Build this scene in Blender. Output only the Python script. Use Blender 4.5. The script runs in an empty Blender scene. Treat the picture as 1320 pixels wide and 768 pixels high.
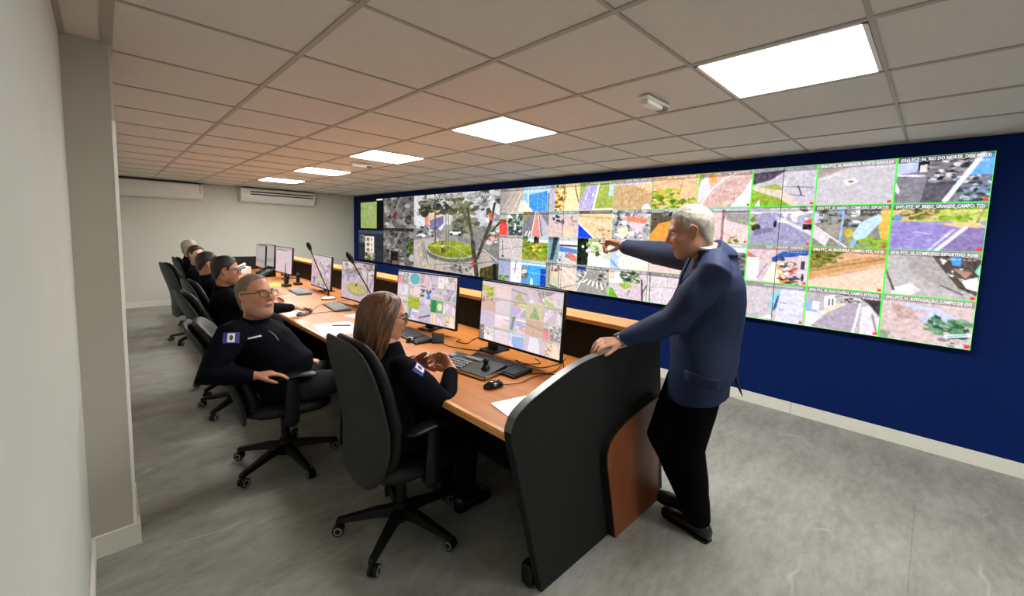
import bpy, bmesh, math, random
import numpy as np
from mathutils import Vector, Matrix

C = bpy.context.scene.collection
PI = math.pi
R = math.radians

# ------------------------------------------------------------------ camera, world, exposure
FPX, CXP, CYP = 536.8, 660.0, 348.5          # focal length and principal point in pixels of a 1320 x 768 frame
YAW, PITCH, ROLL = R(44.483), R(-5.19), R(1.709)
CAMZ = 1.574
cam_data = bpy.data.cameras.new('camera')
cam = bpy.data.objects.new('camera', cam_data)
C.objects.link(cam)
cam_data.sensor_fit = 'HORIZONTAL'
cam_data.sensor_width = 36.0
cam_data.lens = FPX * 36.0 / 1320.0
cam_data.shift_x = 0.0
cam_data.shift_y = -(384.0 - CYP) / 1320.0
cam_data.clip_start = 0.02
fw = Vector((math.sin(YAW) * math.cos(PITCH), math.cos(YAW) * math.cos(PITCH), math.sin(PITCH)))
r0 = Vector((math.cos(YAW), -math.sin(YAW), 0))
u0 = r0.cross(fw)
rt = r0 * math.cos(ROLL) + u0 * math.sin(ROLL)
up = -r0 * math.sin(ROLL) + u0 * math.cos(ROLL)
M = Matrix((rt, up, -fw)).transposed().to_4x4()
M.translation = Vector((0, 0, CAMZ))
cam.matrix_world = M
bpy.context.scene.camera = cam

world = bpy.data.worlds.new('world')
bpy.context.scene.world = world
world.use_nodes = True
world.node_tree.nodes['Background'].inputs[0].default_value = (0.75, 0.8, 0.85, 1)
world.node_tree.nodes['Background'].inputs[1].default_value = 0.02

vs = bpy.context.scene.view_settings
vs.view_transform = 'Standard'
vs.look = 'None'
vs.exposure = 0.0
vs.gamma = 1.0
vs.use_curve_mapping = False
LAMP = 40.0           # emission of the ceiling light panels
LAMP_GAIN = {-8: 0.7, -5: 0.85, -2: 0.95, 1: 1.05, 4: 1.2, 7: 1.4, 10: 1.7}   # per-panel gain, added to brighten the far end of the room
SCREEN = 1.18          # emission of the displays

# ------------------------------------------------------------------ helpers
def srgb(h):
    if isinstance(h, str):
        h = h.lstrip('#')
        h = [int(h[i:i + 2], 16) / 255 for i in (0, 2, 4)]
    return tuple((c / 12.92 if c <= 0.04045 else ((c + 0.055) / 1.055) ** 2.4) for c in h)

def mat(name, col, rough=0.5, metal=0.0, var=0.08, scale=12.0, bump=0.0, bscale=60.0, spec=0.5, coat=0.0):
    m = bpy.data.materials.new(name)
    m.use_nodes = True
    nt = m.node_tree
    b = nt.nodes['Principled BSDF']
    b.inputs['Roughness'].default_value = rough
    b.inputs['Metallic'].default_value = metal
    b.inputs['Specular IOR Level'].default_value = spec
    b.inputs['Coat Weight'].default_value = coat
    tc = nt.nodes.new('ShaderNodeTexCoord')
    n = nt.nodes.new('ShaderNodeTexNoise')
    n.inputs['Scale'].default_value = scale
    n.inputs['Detail'].default_value = 4
    nt.links.new(tc.outputs['Object'], n.inputs['Vector'])
    rp = nt.nodes.new('ShaderNodeValToRGB')
    rp.color_ramp.elements[0].position = 0.3
    rp.color_ramp.elements[1].position = 0.7
    c = srgb(col)
    rp.color_ramp.elements[0].color = tuple(x * (1 - var) for x in c) + (1,)
    rp.color_ramp.elements[1].color = tuple(min(1, x * (1 + var)) for x in c) + (1,)
    nt.links.new(n.outputs['Fac'], rp.inputs['Fac'])
    nt.links.new(rp.outputs['Color'], b.inputs['Base Color'])
    if bump:
        n2 = nt.nodes.new('ShaderNodeTexNoise')
        n2.inputs['Scale'].default_value = bscale
        n2.inputs['Detail'].default_value = 3
        nt.links.new(tc.outputs['Object'], n2.inputs['Vector'])
        bp = nt.nodes.new('ShaderNodeBump')
        bp.inputs['Strength'].default_value = bump
        bp.inputs['Distance'].default_value = 0.01
        nt.links.new(n2.outputs['Fac'], bp.inputs['Height'])
        nt.links.new(bp.outputs['Normal'], b.inputs['Normal'])
    return m

def emit(name, col, strength):
    m = bpy.data.materials.new(name)
    m.use_nodes = True
    nt = m.node_tree
    nt.nodes.clear()
    o = nt.nodes.new('ShaderNodeOutputMaterial')
    e = nt.nodes.new('ShaderNodeEmission')
    e.inputs[0].default_value = tuple(srgb(col)) + (1,)
    e.inputs[1].default_value = strength
    nt.links.new(e.outputs[0], o.inputs[0])
    return m

def attr_emit(name, strength):
    m = emit(name, '#ffffff', strength)
    nt = m.node_tree
    a = nt.nodes.new('ShaderNodeAttribute')
    a.attribute_name = 'Col'
    e = [n for n in nt.nodes if n.type == 'EMISSION'][0]
    nt.links.new(a.outputs['Color'], e.inputs[0])
    return m

def wood_mat(name, c1, c2, axis='Y', rough=0.35):
    m = bpy.data.materials.new(name)
    m.use_nodes = True
    nt = m.node_tree
    b = nt.nodes['Principled BSDF']
    b.inputs['Roughness'].default_value = rough
    tc = nt.nodes.new('ShaderNodeTexCoord')
    mp = nt.nodes.new('ShaderNodeMapping')
    mp.inputs['Scale'].default_value = {'Y': (14, 0.9, 14), 'Z': (14, 14, 0.9), 'X': (0.9, 14, 14)}[axis]
    nt.links.new(tc.outputs['Object'], mp.inputs['Vector'])
    n = nt.nodes.new('ShaderNodeTexNoise')
    n.inputs['Scale'].default_value = 1.3
    n.inputs['Detail'].default_value = 6
    n.inputs['Distortion'].default_value = 0.8
    nt.links.new(mp.outputs['Vector'], n.inputs['Vector'])
    rp = nt.nodes.new('ShaderNodeValToRGB')
    rp.color_ramp.elements[0].position = 0.3
    rp.color_ramp.elements[1].position = 0.72
    rp.color_ramp.elements[0].color = srgb(c1) + (1,)
    rp.color_ramp.elements[1].color = srgb(c2) + (1,)
    nt.links.new(n.outputs['Fac'], rp.inputs['Fac'])
    nt.links.new(rp.outputs['Color'], b.inputs['Base Color'])
    return m

def skin_mat(name):
    m = bpy.data.materials.new(name)
    m.use_nodes = True
    nt = m.node_tree
    b = nt.nodes['Principled BSDF']
    b.inputs['Roughness'].default_value = 0.48
    a = nt.nodes.new('ShaderNodeAttribute')
    a.attribute_name = 'Col'
    tc = nt.nodes.new('ShaderNodeTexCoord')
    n = nt.nodes.new('ShaderNodeTexNoise')
    n.inputs['Scale'].default_value = 45
    n.inputs['Detail'].default_value = 4
    nt.links.new(tc.outputs['Object'], n.inputs['Vector'])
    mx = nt.nodes.new('ShaderNodeMix')
    mx.data_type = 'RGBA'
    mx.blend_type = 'MULTIPLY'
    mx.inputs['Factor'].default_value = 0.18
    nt.links.new(a.outputs['Color'], mx.inputs['A'])
    rp = nt.nodes.new('ShaderNodeValToRGB')
    rp.color_ramp.elements[0].color = (0.7, 0.55, 0.5, 1)
    rp.color_ramp.elements[1].color = (1, 1, 1, 1)
    nt.links.new(n.outputs['Fac'], rp.inputs['Fac'])
    nt.links.new(rp.outputs['Color'], mx.inputs['B'])
    nt.links.new(mx.outputs['Result'], b.inputs['Base Color'])
    b.inputs['Subsurface Weight'].default_value = 0.0
    return m

def tag(o, label=None, cat=None, group=None, kind=None):
    if label: o['label'] = label
    if cat: o['category'] = cat
    if group: o['group'] = group
    if kind: o['kind'] = kind
    return o

def thing(name, label, cat, loc=(0, 0, 0), rz=0.0, group=None):
    o = bpy.data.objects.new(name, None)
    o.empty_display_size = 0.05
    C.objects.link(o)
    o.location = loc
    o.rotation_euler = (0, 0, rz)
    return tag(o, label, cat, group)

def link_mesh(name, me, m, parent=None, smooth=False, loc=None):
    o = bpy.data.objects.new(name, me)
    C.objects.link(o)
    if m is not None:
        for x in (m if isinstance(m, (list, tuple)) else [m]):
            me.materials.append(x)
    if smooth:
        me.polygons.foreach_set('use_smooth', [True] * len(me.polygons))
    if parent is not None:
        o.parent = parent
    if loc is not None:
        o.location = loc
    return o

def obj(name, bm, m, parent=None, smooth=False, loc=None):
    bmesh.ops.recalc_face_normals(bm, faces=bm.faces[:])
    me = bpy.data.meshes.new(name)
    bm.to_mesh(me)
    bm.free()
    return link_mesh(name, me, m, parent, smooth, loc)

def BM():
    return bmesh.new()

def box(bm, x0, x1, y0, y1, z0, z1, bev=0.0, segs=2, mtx=None):
    r = bmesh.ops.create_cube(bm, size=1.0)
    vs_ = r['verts']
    for v in vs_:
        v.co = Vector(((x0 + x1) / 2 + v.co.x * (x1 - x0), (y0 + y1) / 2 + v.co.y * (y1 - y0), (z0 + z1) / 2 + v.co.z * (z1 - z0)))
    if mtx is not None:
        bmesh.ops.transform(bm, matrix=mtx, verts=vs_)
    if bev > 0:
        es = set()
        for v in vs_:
            es.update(v.link_edges)
        bmesh.ops.bevel(bm, geom=list(es), offset=bev, segments=segs, profile=0.5, affect='EDGES')

def prism(bm, pts, a0, a1, axis='y', mi=0, bev=0.0):
    """a polygon extruded along an axis; pts are (x, z) for y, (x, y) for z, (y, z) for x"""
    def P(p, a):
        return {'y': (p[0], a, p[1]), 'z': (p[0], p[1], a), 'x': (a, p[0], p[1])}[axis]
    A = [bm.verts.new(P(p, a0)) for p in pts]
    B = [bm.verts.new(P(p, a1)) for p in pts]
    fs = [bm.faces.new(A), bm.faces.new(B[::-1])]
    n = len(pts)
    for i in range(n):
        fs.append(bm.faces.new((A[i], A[(i + 1) % n], B[(i + 1) % n], B[i])))
    for f in fs:
        f.material_index = mi
    if bev > 0:
        es = set(fs[0].edges) | set(fs[1].edges)
        bmesh.ops.bevel(bm, geom=list(es), offset=bev, segments=2, profile=0.5, affect='EDGES')
    return fs

def frames(pts):
    pts = [Vector(p) for p in pts]
    out = []
    t0 = (pts[1] - pts[0]).normalized()
    a = Vector((0, 0, 1)) if abs(t0.z) < 0.9 else Vector((1, 0, 0))
    u = (a - t0 * a.dot(t0)).normalized()
    for i in range(len(pts)):
        if i == 0: t = pts[1] - pts[0]
        elif i == len(pts) - 1: t = pts[-1] - pts[-2]
        else: t = (pts[i + 1] - pts[i]).normalized() + (pts[i] - pts[i - 1]).normalized()
        t.normalize()
        u = (u - t * u.dot(t)).normalized()
        out.append((pts[i], t, u, t.cross(u)))
    return out

def loft(bm, rings, n=16, cap=True, mi=0):
    """rings of (centre, vector u, vector v): ellipses joined into one closed skin"""
    rows = []
    for c, u, v in rings:
        rows.append([bm.verts.new(c + u * math.cos(2 * PI * k / n) + v * math.sin(2 * PI * k / n)) for k in range(n)])
    for a, b in zip(rows[:-1], rows[1:]):
        for k in range(n):
            f = bm.faces.new((a[k], a[(k + 1) % n], b[(k + 1) % n], b[k]))
            f.material_index = mi
    if cap:
        f = bm.faces.new(rows[0][::-1]); f.material_index = mi
        f = bm.faces.new(rows[-1]); f.material_index = mi

def tube(bm, pts, rad, n=10, round_ends=True, flat=None, mi=0):
    """a tapered tube through pts; rad a number or one per point; flat=(normal vector, ratio) squashes it"""
    fr = frames(pts)
    if not isinstance(rad, (list, tuple)): rad = [rad] * len(pts)
    rings = []
    def ring(c, t, u, v, r):
        if flat:
            nv = Vector(flat[0]); nv = (nv - t * nv.dot(t)).normalized(); w = t.cross(nv)
            rings.append((c, w * r, nv * r * flat[1]))
        else:
            rings.append((c, u * r, v * r))
    if round_ends:
        c, t, u, v = fr[0]
        for a in (80, 50, 25):
            ring(c - t * rad[0] * math.sin(R(a)) * 0.9, t, u, v, rad[0] * math.cos(R(a)))
    for (c, t, u, v), r in zip(fr, rad):
        ring(c, t, u, v, r)
    if round_ends:
        c, t, u, v = fr[-1]
        for a in (25, 50, 80):
            ring(c + t * rad[-1] * math.sin(R(a)) * 0.9, t, u, v, rad[-1] * math.cos(R(a)))
    loft(bm, rings, n, True, mi)

def ball(bm, c, r, n=12, mi=0):
    """ellipsoid, r a number or three"""
    if not isinstance(r, (list, tuple)): r = (r, r, r)
    res = bmesh.ops.create_uvsphere(bm, u_segments=n, v_segments=max(6, n * 2 // 3), radius=1.0)
    for v in res['verts']:
        v.co = Vector((c[0] + v.co.x * r[0], c[1] + v.co.y * r[1], c[2] + v.co.z * r[2]))
    for v in res['verts']:
        for f in v.link_faces: f.material_index = mi

def cyl(bm, c0, c1, r, n=20, r2=None, mi=0):
    tube(bm, [c0, c1], [r, r if r2 is None else r2], n, False, None, mi)

def spline(pts, k=8):
    """Catmull-Rom through pts"""
    P = [Vector(p) for p in pts]
    P = [P[0] * 2 - P[1]] + P + [P[-1] * 2 - P[-2]]
    out = []
    for i in range(1, len(P) - 2):
        for j in range(k):
            t = j / k
            a, b, c, d = P[i - 1], P[i], P[i + 1], P[i + 2]
            out.append(0.5 * ((2 * b) + (c - a) * t + (2 * a - 5 * b + 4 * c - d) * t * t + (3 * b - a - 3 * c + d) * t ** 3))
    out.append(P[-2])
    return out

def remeshed(bm, voxel, smooth=4, factor=0.5):
    """one continuous skin around everything in bm"""
    bmesh.ops.recalc_face_normals(bm, faces=bm.faces[:])
    me = bpy.data.meshes.new('tmp')
    bm.to_mesh(me); bm.free()
    o = bpy.data.objects.new('tmp', me)
    C.objects.link(o)
    a = o.modifiers.new('r', 'REMESH'); a.mode = 'VOXEL'; a.voxel_size = voxel; a.use_smooth_shade = True
    if smooth:
        s = o.modifiers.new('s', 'SMOOTH'); s.factor = factor; s.iterations = smooth
    dg = bpy.context.evaluated_depsgraph_get()
    out = bpy.data.meshes.new_from_object(o.evaluated_get(dg))
    bpy.data.objects.remove(o); bpy.data.meshes.remove(me)
    out.polygons.foreach_set('use_smooth', [True] * len(out.polygons))
    return out

def get_co(me):
    a = np.empty(len(me.vertices) * 3); me.vertices.foreach_get('co', a); return a.reshape(-1, 3)

def get_no(me):
    a = np.empty(len(me.vertices) * 3); me.vertices.foreach_get('normal', a); return a.reshape(-1, 3)

def set_co(me, co):
    me.vertices.foreach_set('co', co.ravel()); me.update()

def set_col(me, col, name='Col'):
    a = me.color_attributes.new(name, 'FLOAT_COLOR', 'POINT')
    c = np.ones((len(me.vertices), 4), np.float32); c[:, :3] = col
    a.data.foreach_set('color', c.ravel())

def wrinkle(me, amp, freq, seed, squash=(1, 1, 1)):
    """folds in cloth: warped ridges along the surface normal"""
    rng = np.random.default_rng(seed)
    co = get_co(me); no = get_no(me); p = co * np.array(squash)
    w = np.zeros(len(p))
    warp = np.stack([np.sin(p @ rng.normal(0, 9, 3) + rng.uniform(0, 6)) for _ in range(3)], 1) * 0.06
    q = p + warp
    for k in range(6):
        d = rng.normal(0, 1, 3); d /= np.linalg.norm(d)
        s = np.sin(q @ d * freq * rng.uniform(0.6, 1.7) + rng.uniform(0, 6))
        w += np.sign(s) * np.abs(s) ** 1.6
    set_co(me, co + no * (w / 6 * amp)[:, None])

def copy_tree(o, parent=None):
    c = o.copy(); C.objects.link(c)
    if parent is not None:
        c.parent = parent
    for ch in list(o.children):
        copy_tree(ch, c)
    return c
# ------------------------------------------------------------------ materials
M_wall = mat('wall_paint', '#cbcec6', 0.75, var=0.02, scale=3, bump=0.12, bscale=220)
M_back = mat('wall_paint_far', '#d0cfc4', 0.75, var=0.02, scale=3, bump=0.08, bscale=160)
M_blue = mat('blue_wall_paint', '#031d58', 0.75, var=0.05, scale=2, bump=0.06, bscale=200, spec=0.12)
M_col = mat('column_paint', '#bdb9ac', 0.75, var=0.02, scale=3, bump=0.08, bscale=160)
M_base = mat('baseboard_white', '#e4e2d8', 0.4, var=0.02)
M_tile = mat('ceiling_tile_white', '#d6d3cd', 0.85, var=0.03, scale=40, bump=0.1, bscale=300)
M_tee = mat('tee_metal', '#a8a298', 0.5, var=0.03)
M_black = mat('black_laminate', '#1b1c1c', 0.55, spec=0.15, var=0.06, bump=0.04, bscale=300)
M_edge = mat('grey_edge_band', '#5a5c5b', 0.35, var=0.05)
M_plas = mat('black_plastic', '#0d0e0f', 0.4, spec=0.35, var=0.05)
M_gplas = mat('grey_plastic', '#5d6062', 0.45, var=0.05)
M_lplas = mat('light_plastic', '#d8d8d3', 0.4, var=0.03)
M_white = mat('white_plastic', '#e8e7e1', 0.35, var=0.02)
M_metal = mat('brushed_metal', '#b9bcc0', 0.3, metal=1.0, var=0.05)
M_paper = mat('paper', '#eef0ee', 0.8, var=0.02)
M_wood = wood_mat('beech_laminate', '#a65f2a', '#b8783b', 'Y', 0.32)
M_wood_edge = wood_mat('beech_edge', '#cd8d4c', '#d99c5c', 'Y', 0.3)
M_wood_dark = wood_mat('cherry_laminate', '#6a3517', '#834824', 'Z', 0.4)
M_skin = skin_mat('skin')

def floor_material():
    m = bpy.data.materials.new('grey_marbled_floor')
    m.use_nodes = True
    nt = m.node_tree; L = nt.links.new
    b = nt.nodes['Principled BSDF']
    tc = nt.nodes.new('ShaderNodeTexCoord')
    mp = nt.nodes.new('ShaderNodeMapping')
    mp.inputs['Rotation'].default_value = (0, 0, R(-38))
    mp.inputs['Scale'].default_value = (0.75, 1.9, 1)
    L(tc.outputs['Object'], mp.inputs['Vector'])
    n1 = nt.nodes.new('ShaderNodeTexNoise'); n1.inputs['Scale'].default_value = 3.2; n1.inputs['Detail'].default_value = 9; n1.inputs['Roughness'].default_value = 0.62; n1.inputs['Distortion'].default_value = 0.35
    L(mp.outputs['Vector'], n1.inputs['Vector'])
    r1 = nt.nodes.new('ShaderNodeValToRGB')
    r1.color_ramp.elements[0].position = 0.36; r1.color_ramp.elements[1].position = 0.66
    r1.color_ramp.elements[0].color = srgb('#7c7c75') + (1,)
    r1.color_ramp.elements[1].color = srgb('#a3a39d') + (1,)
    e = r1.color_ramp.elements.new(0.5); e.color = srgb('#92928b') + (1,)
    n4 = nt.nodes.new('ShaderNodeTexNoise'); n4.inputs['Scale'].default_value = 13; n4.inputs['Detail'].default_value = 8; n4.inputs['Roughness'].default_value = 0.7
    L(mp.outputs['Vector'], n4.inputs['Vector'])
    mf = nt.nodes.new('ShaderNodeMix'); mf.data_type = 'FLOAT'; mf.inputs['Factor'].default_value = 0.5
    L(n1.outputs['Fac'], mf.inputs['A']); L(n4.outputs['Fac'], mf.inputs['B']); L(mf.outputs['Result'], r1.inputs['Fac'])
    n2 = nt.nodes.new('ShaderNodeTexNoise'); n2.inputs['Scale'].default_value = 1.1; n2.inputs['Detail'].default_value = 3; n2.inputs['Distortion'].default_value = 0.5
    L(mp.outputs['Vector'], n2.inputs['Vector'])
    s = nt.nodes.new('ShaderNodeMath'); s.operation = 'SUBTRACT'; s.inputs[1].default_value = 0.5; L(n2.outputs['Fac'], s.inputs[0])
    a = nt.nodes.new('ShaderNodeMath'); a.operation = 'ABSOLUTE'; L(s.outputs[0], a.inputs[0])
    r2 = nt.nodes.new('ShaderNodeValToRGB')
    r2.color_ramp.elements[0].position = 0.0; r2.color_ramp.elements[1].position = 0.012
    r2.color_ramp.elements[0].color = (0.32, 0.32, 0.32, 1); r2.color_ramp.elements[1].color = (0, 0, 0, 1)
    L(a.outputs[0], r2.inputs['Fac'])
    n3 = nt.nodes.new('ShaderNodeTexNoise'); n3.inputs['Scale'].default_value = 2.3; n3.inputs['Detail'].default_value = 2
    L(tc.outputs['Object'], n3.inputs['Vector'])
    r3 = nt.nodes.new('ShaderNodeValToRGB'); r3.color_ramp.elements[0].position = 0.52; r3.color_ramp.elements[1].position = 0.66
    L(n3.outputs['Fac'], r3.inputs['Fac'])
    mu = nt.nodes.new('ShaderNodeMath'); mu.operation = 'MULTIPLY'; L(r2.outputs['Color'], mu.inputs[0]); L(r3.outputs['Color'], mu.inputs[1])
    mx = nt.nodes.new('ShaderNodeMix'); mx.data_type = 'RGBA'
    L(mu.outputs[0], mx.inputs['Factor']); L(r1.outputs['Color'], mx.inputs['A']); mx.inputs['B'].default_value = srgb('#dedcd4') + (1,)
    L(mx.outputs['Result'], b.inputs['Base Color'])
    b.inputs['Roughness'].default_value = 0.42
    b.inputs['Specular IOR Level'].default_value = 0.35
    return m
M_floor = floor_material()

# ------------------------------------------------------------------ room
XW, YB, ZC = 4.438, 10.15, 2.345         # blue wall, far wall, ceiling
XL, YF = -0.10, -3.6                     # near wall, wall behind the camera
CX1, CY0, CY1 = 0.058, 2.63, 3.05        # column

def struct(name, bm, m, parent=None):
    o = obj(name, bm, m, parent)
    if parent is None: o['kind'] = 'structure'
    return o

bm = BM(); box(bm, XL - 0.2, XW + 0.2, YF - 0.2, YB + 0.2, -0.12, -0.004); floor = struct('floor', bm, M_floor)
ys = [-0.035 + 1.2 * k for k in range(-3, 9)]
ys = [YF] + ys + [YB]
for i in range(len(ys) - 1):
    xs = [XL, 2.3, XW] if i % 2 else [XL, 1.1, 3.5, XW]
    for j in range(len(xs) - 1):
        bm = BM(); box(bm, xs[j] + 0.0006, xs[j + 1] - 0.0006, ys[i] + 0.0006, ys[i + 1] - 0.0006, -0.004, 0.0)
        obj('floor_slab', bm, M_floor, floor)

bm = BM(); box(bm, XW, XW + 0.15, YF, YB, 0, ZC + 0.1); struct('wall_right', bm, M_blue)
bm = BM(); box(bm, XL - 0.15, XW + 0.15, YB, YB + 0.15, 0, ZC + 0.1); struct('wall_back', bm, M_back)
bm = BM(); box(bm, XL - 0.15, XL, YF, YB, 0, ZC + 0.1); struct('wall_left', bm, M_wall)
bm = BM(); box(bm, XL - 0.15, XW + 0.15, YF - 0.15, YF, 0, ZC + 0.1); struct('wall_front', bm, M_wall)
BH0 = 0.105
bm = BM(); prism(bm, [(XL, CY0), (CX1 - 0.010, CY0), (CX1, CY0 + 0.009), (CX1, CY1), (XL, CY1)], 0, ZC + 0.005, 'z'); column = struct('wall_column', bm, M_col)
bm = BM(); prism(bm, [(CX1 - 0.0105, CY0 - 0.0015), (CX1 + 0.0015, CY0 + 0.0085), (CX1 - 0.002, CY0 + 0.014), (CX1 - 0.015, CY0 + 0.003)], BH0, 2.02, 'z'); obj('corner_bead', bm, M_base, column)
BH, BT = 0.105, 0.014
# skirting: pieces with small joints
bb = None
for k, (y0, y1) in enumerate(((YF, -1.6), (-1.6, 0.82), (0.82, 3.24), (3.24, 5.66), (5.66, 8.08), (8.08, YB))):
    bm = BM(); box(bm, XW - BT, XW, y0 + 0.001, y1 - 0.001, 0, BH, 0.003, 2)
    if k == 0: bb = struct('baseboard_right', bm, M_base)
    else: obj('skirting_board', bm, M_base, bb)
bm = BM(); box(bm, XL, XW - BT, YB - BT, YB, 0, BH, 0.003, 2); struct('baseboard_back', bm, M_base)
bm = BM(); box(bm, XL, XL + BT, YF, CY0 - BT, 0, BH, 0.003, 2); struct('baseboard_left', bm, M_base)
bm = BM()
prism(bm, [(XL, CY0 - BT), (CX1 + BT, CY0 - BT), (CX1 + BT, CY1 + BT), (XL, CY1 + BT), (XL, CY1), (CX1, CY1), (CX1, CY0), (XL, CY0)], 0, BH, 'z')
struct('baseboard_column', bm, M_base)

# suspended ceiling
bm = BM(); box(bm, XL - 0.15, XW + 0.15, YF - 0.15, YB + 0.15, ZC + 0.06, ZC + 0.2); ceil = struct('ceiling', bm, M_tile)
GX = [0.0443 + 0.6274 * k for k in range(8)]
GY = [1.4765 + 0.6226 * k for k in range(-8, 14)]
LIGHTS = [(3, b) for b in (-8, -5, -2, 1, 4, 7, 10)]
tile_me = {}
def tile(x0, x1, y0, y1):
    k = (round(x1 - x0, 3), round(y1 - y0, 3))
    if k not in tile_me:
        b = BM(); w, d = (x1 - x0) / 2 - 0.002, (y1 - y0) / 2 - 0.002
        box(b, -w, w, -d, d, 0.006, 0.02, 0.003, 1)
        me = bpy.data.meshes.new('ceiling_tile'); b.to_mesh(me); b.free(); me.materials.append(M_tile); tile_me[k] = me
    o = bpy.data.objects.new('ceiling_tile', tile_me[k]); C.objects.link(o); o.parent = ceil
    o.location = ((x0 + x1) / 2, (y0 + y1) / 2, ZC)
gy = GY + [YB]
for i in range(7):
    for j in range(len(gy) - 1):
        if (i, j - 8) in LIGHTS: continue
        tile(GX[i], GX[i + 1], gy[j], gy[j + 1])
for j in range(len(gy) - 1):          # narrow strip beside the column
    tile(XL, GX[0], gy[j], gy[j + 1])
for i, x in enumerate(GX[:-1]):
    w = 0.019 if i == 0 else 0.012
    bm = BM(); box(bm, x - w, x + w, GY[0], YB, ZC, ZC + 0.008); obj('tee_runner', bm, M_tee, ceil)
for y in GY:
    bm = BM(); box(bm, XL, XW, y - 0.008, y + 0.008, ZC + 0.001, ZC + 0.008); obj('tee_runner', bm, M_tee, ceil)
for (x0, x1, y0, y1) in ((XW - 0.02, XW, GY[0], YB), (XL, XL + 0.02, GY[0], CY0), (XL, XW, YB - 0.02, YB)):
    bm = BM(); box(bm, x0, x1, y0, y1, ZC - 0.001, ZC + 0.008); obj('wall_angle', bm, M_tee, ceil)

M_lamp = {b: emit('light_diffuser', '#fffdf8', LAMP * k) for b, k in LAMP_GAIN.items()}
names = {-2: 'square flush ceiling light panel nearest the video wall corner, largest in view', 1: 'second square ceiling light panel from the camera, above the desk',
         4: 'third square ceiling light panel in the row, middle of five', 7: 'fourth square ceiling light panel, before the last one by the air conditioners',
         10: 'last square ceiling light panel of the row, closest to the far wall', -5: 'square ceiling light panel behind the camera, first past the frame', -8: 'square ceiling light panel behind the camera, by the rear wall'}
for (i, b) in LIGHTS:
    x0, x1, y0, y1 = GX[i], GX[i + 1], GY[b + 8], GY[b + 9] if b + 9 < len(GY) else YB
    t = thing('ceiling_light', names[b], 'ceiling light', ((x0 + x1) / 2, (y0 + y1) / 2, ZC), 0, 'ceiling light panels')
    w, d = (x1 - x0) / 2 - 0.013, (y1 - y0) / 2 - 0.010
    bm = BM()
    for a in ((-w, -w + 0.016, -d, d), (w - 0.016, w, -d, d), (-w, w, -d, -d + 0.016), (-w, w, d - 0.016, d)):
        box(bm, *a, 0.0, 0.05)
    box(bm, -w, w, -d, d, 0.046, 0.055)
    obj('frame', bm, M_white, t)
    bm = BM(); box(bm, -w + 0.016, w - 0.016, -d + 0.016, d - 0.016, 0.003, 0.01)
    obj('diffuser', bm, M_lamp[b], t)

# emergency light units on the ceiling
for (x, y, rz, lab) in ((2.27, 1.2, R(0), 'small translucent emergency light on the ceiling beside the nearest light panel'),
                        (2.26, 4.95, R(0), 'small emergency light on the ceiling near the third light panel')):
    t = thing('emergency_light', lab, 'emergency light', (x, y, ZC + 0.001), rz, 'ceiling emergency lights')
    bm = BM(); box(bm, -0.13, 0.13, -0.035, 0.035, -0.02, 0.0, 0.008, 2); obj('base', bm, M_white, t, True)
    bm = BM(); box(bm, -0.115, 0.06, -0.028, 0.028, -0.045, -0.018, 0.01, 3); obj('diffuser', bm, mat('frosted_cover', '#d5d2cc', 0.15, var=0.03), t, True)
    bm = BM(); box(bm, 0.065, 0.12, -0.03, 0.03, -0.04, -0.018, 0.006, 2); obj('end_housing', bm, M_gplas, t, True)

# air conditioners
def aircon(x0, x1, z0, z1, lab, open_):
    t = thing('air_conditioner', lab, 'air conditioner', ((x0 + x1) / 2, YB, z0), 0, 'wall air conditioners')
    w, h = (x1 - x0) / 2, z1 - z0
    prof = [(0, 0.02), (-0.10, 0.0), (-0.17, 0.035), (-0.205, 0.10), (-0.215, 0.2), (-0.21, h - 0.02), (-0.19, h), (0, h)]
    bm = BM(); prism(bm, prof, -w, w, 'x', 0, 0.008); obj('body', bm, M_white, t)
    bm = BM(); box(bm, -w + 0.02, w - 0.02, -0.2, -0.02, h, h + 0.012); obj('intake_grille', bm, M_plas, t)  # black intake, also stands in for the shadow gap under the ceiling
    if open_:
        bm = BM(); box(bm, -w + 0.17, w - 0.03, -0.222, -0.2, h - 0.135, h - 0.06, 0.004, 1); obj('intake_slot', bm, M_plas, t)
        bm = BM(); box(bm, -w + 0.17, w - 0.03, -0.235, -0.215, h - 0.112, h - 0.086, 0.004, 1); obj('louver', bm, M_white, t)
        bm = BM(); box(bm, w - 0.24, w - 0.16, -0.222, -0.19, 0.075, 0.085); obj('status_display', bm, M_lplas, t)
    else:
        bm = BM(); box(bm, -w + 0.01, w - 0.06, -0.222, -0.205, 0.13, h - 0.012, 0.006, 2); obj('front_panel', bm, M_white, t)
        bm = BM(); box(bm, w - 0.05, w - 0.043, -0.218, -0.19, 0.12, h - 0.015); obj('seam', bm, M_plas, t)
    bm = BM(); box(bm, -w + 0.06, w - 0.06, -0.185, -0.09, 0.004, 0.018, 0.004, 1, Matrix.Rotation(R(-14), 4, 'X')); obj('air_flap', bm, M_white, t)
aircon(0.02, 1.40, 2.02, 2.315, 'white split air conditioner on the far wall beside the column, front panel closed', False)
aircon(2.02, 3.45, 2.035, 2.325, 'white split air conditioner on the far wall with dark louver slots', True)
# ------------------------------------------------------------------ pictures on the screens (flat print on flat screens)
def hexc(h):
    h = h.lstrip('#'); return np.array([int(h[i:i + 2], 16) / 255 for i in (0, 2, 4)])

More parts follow.
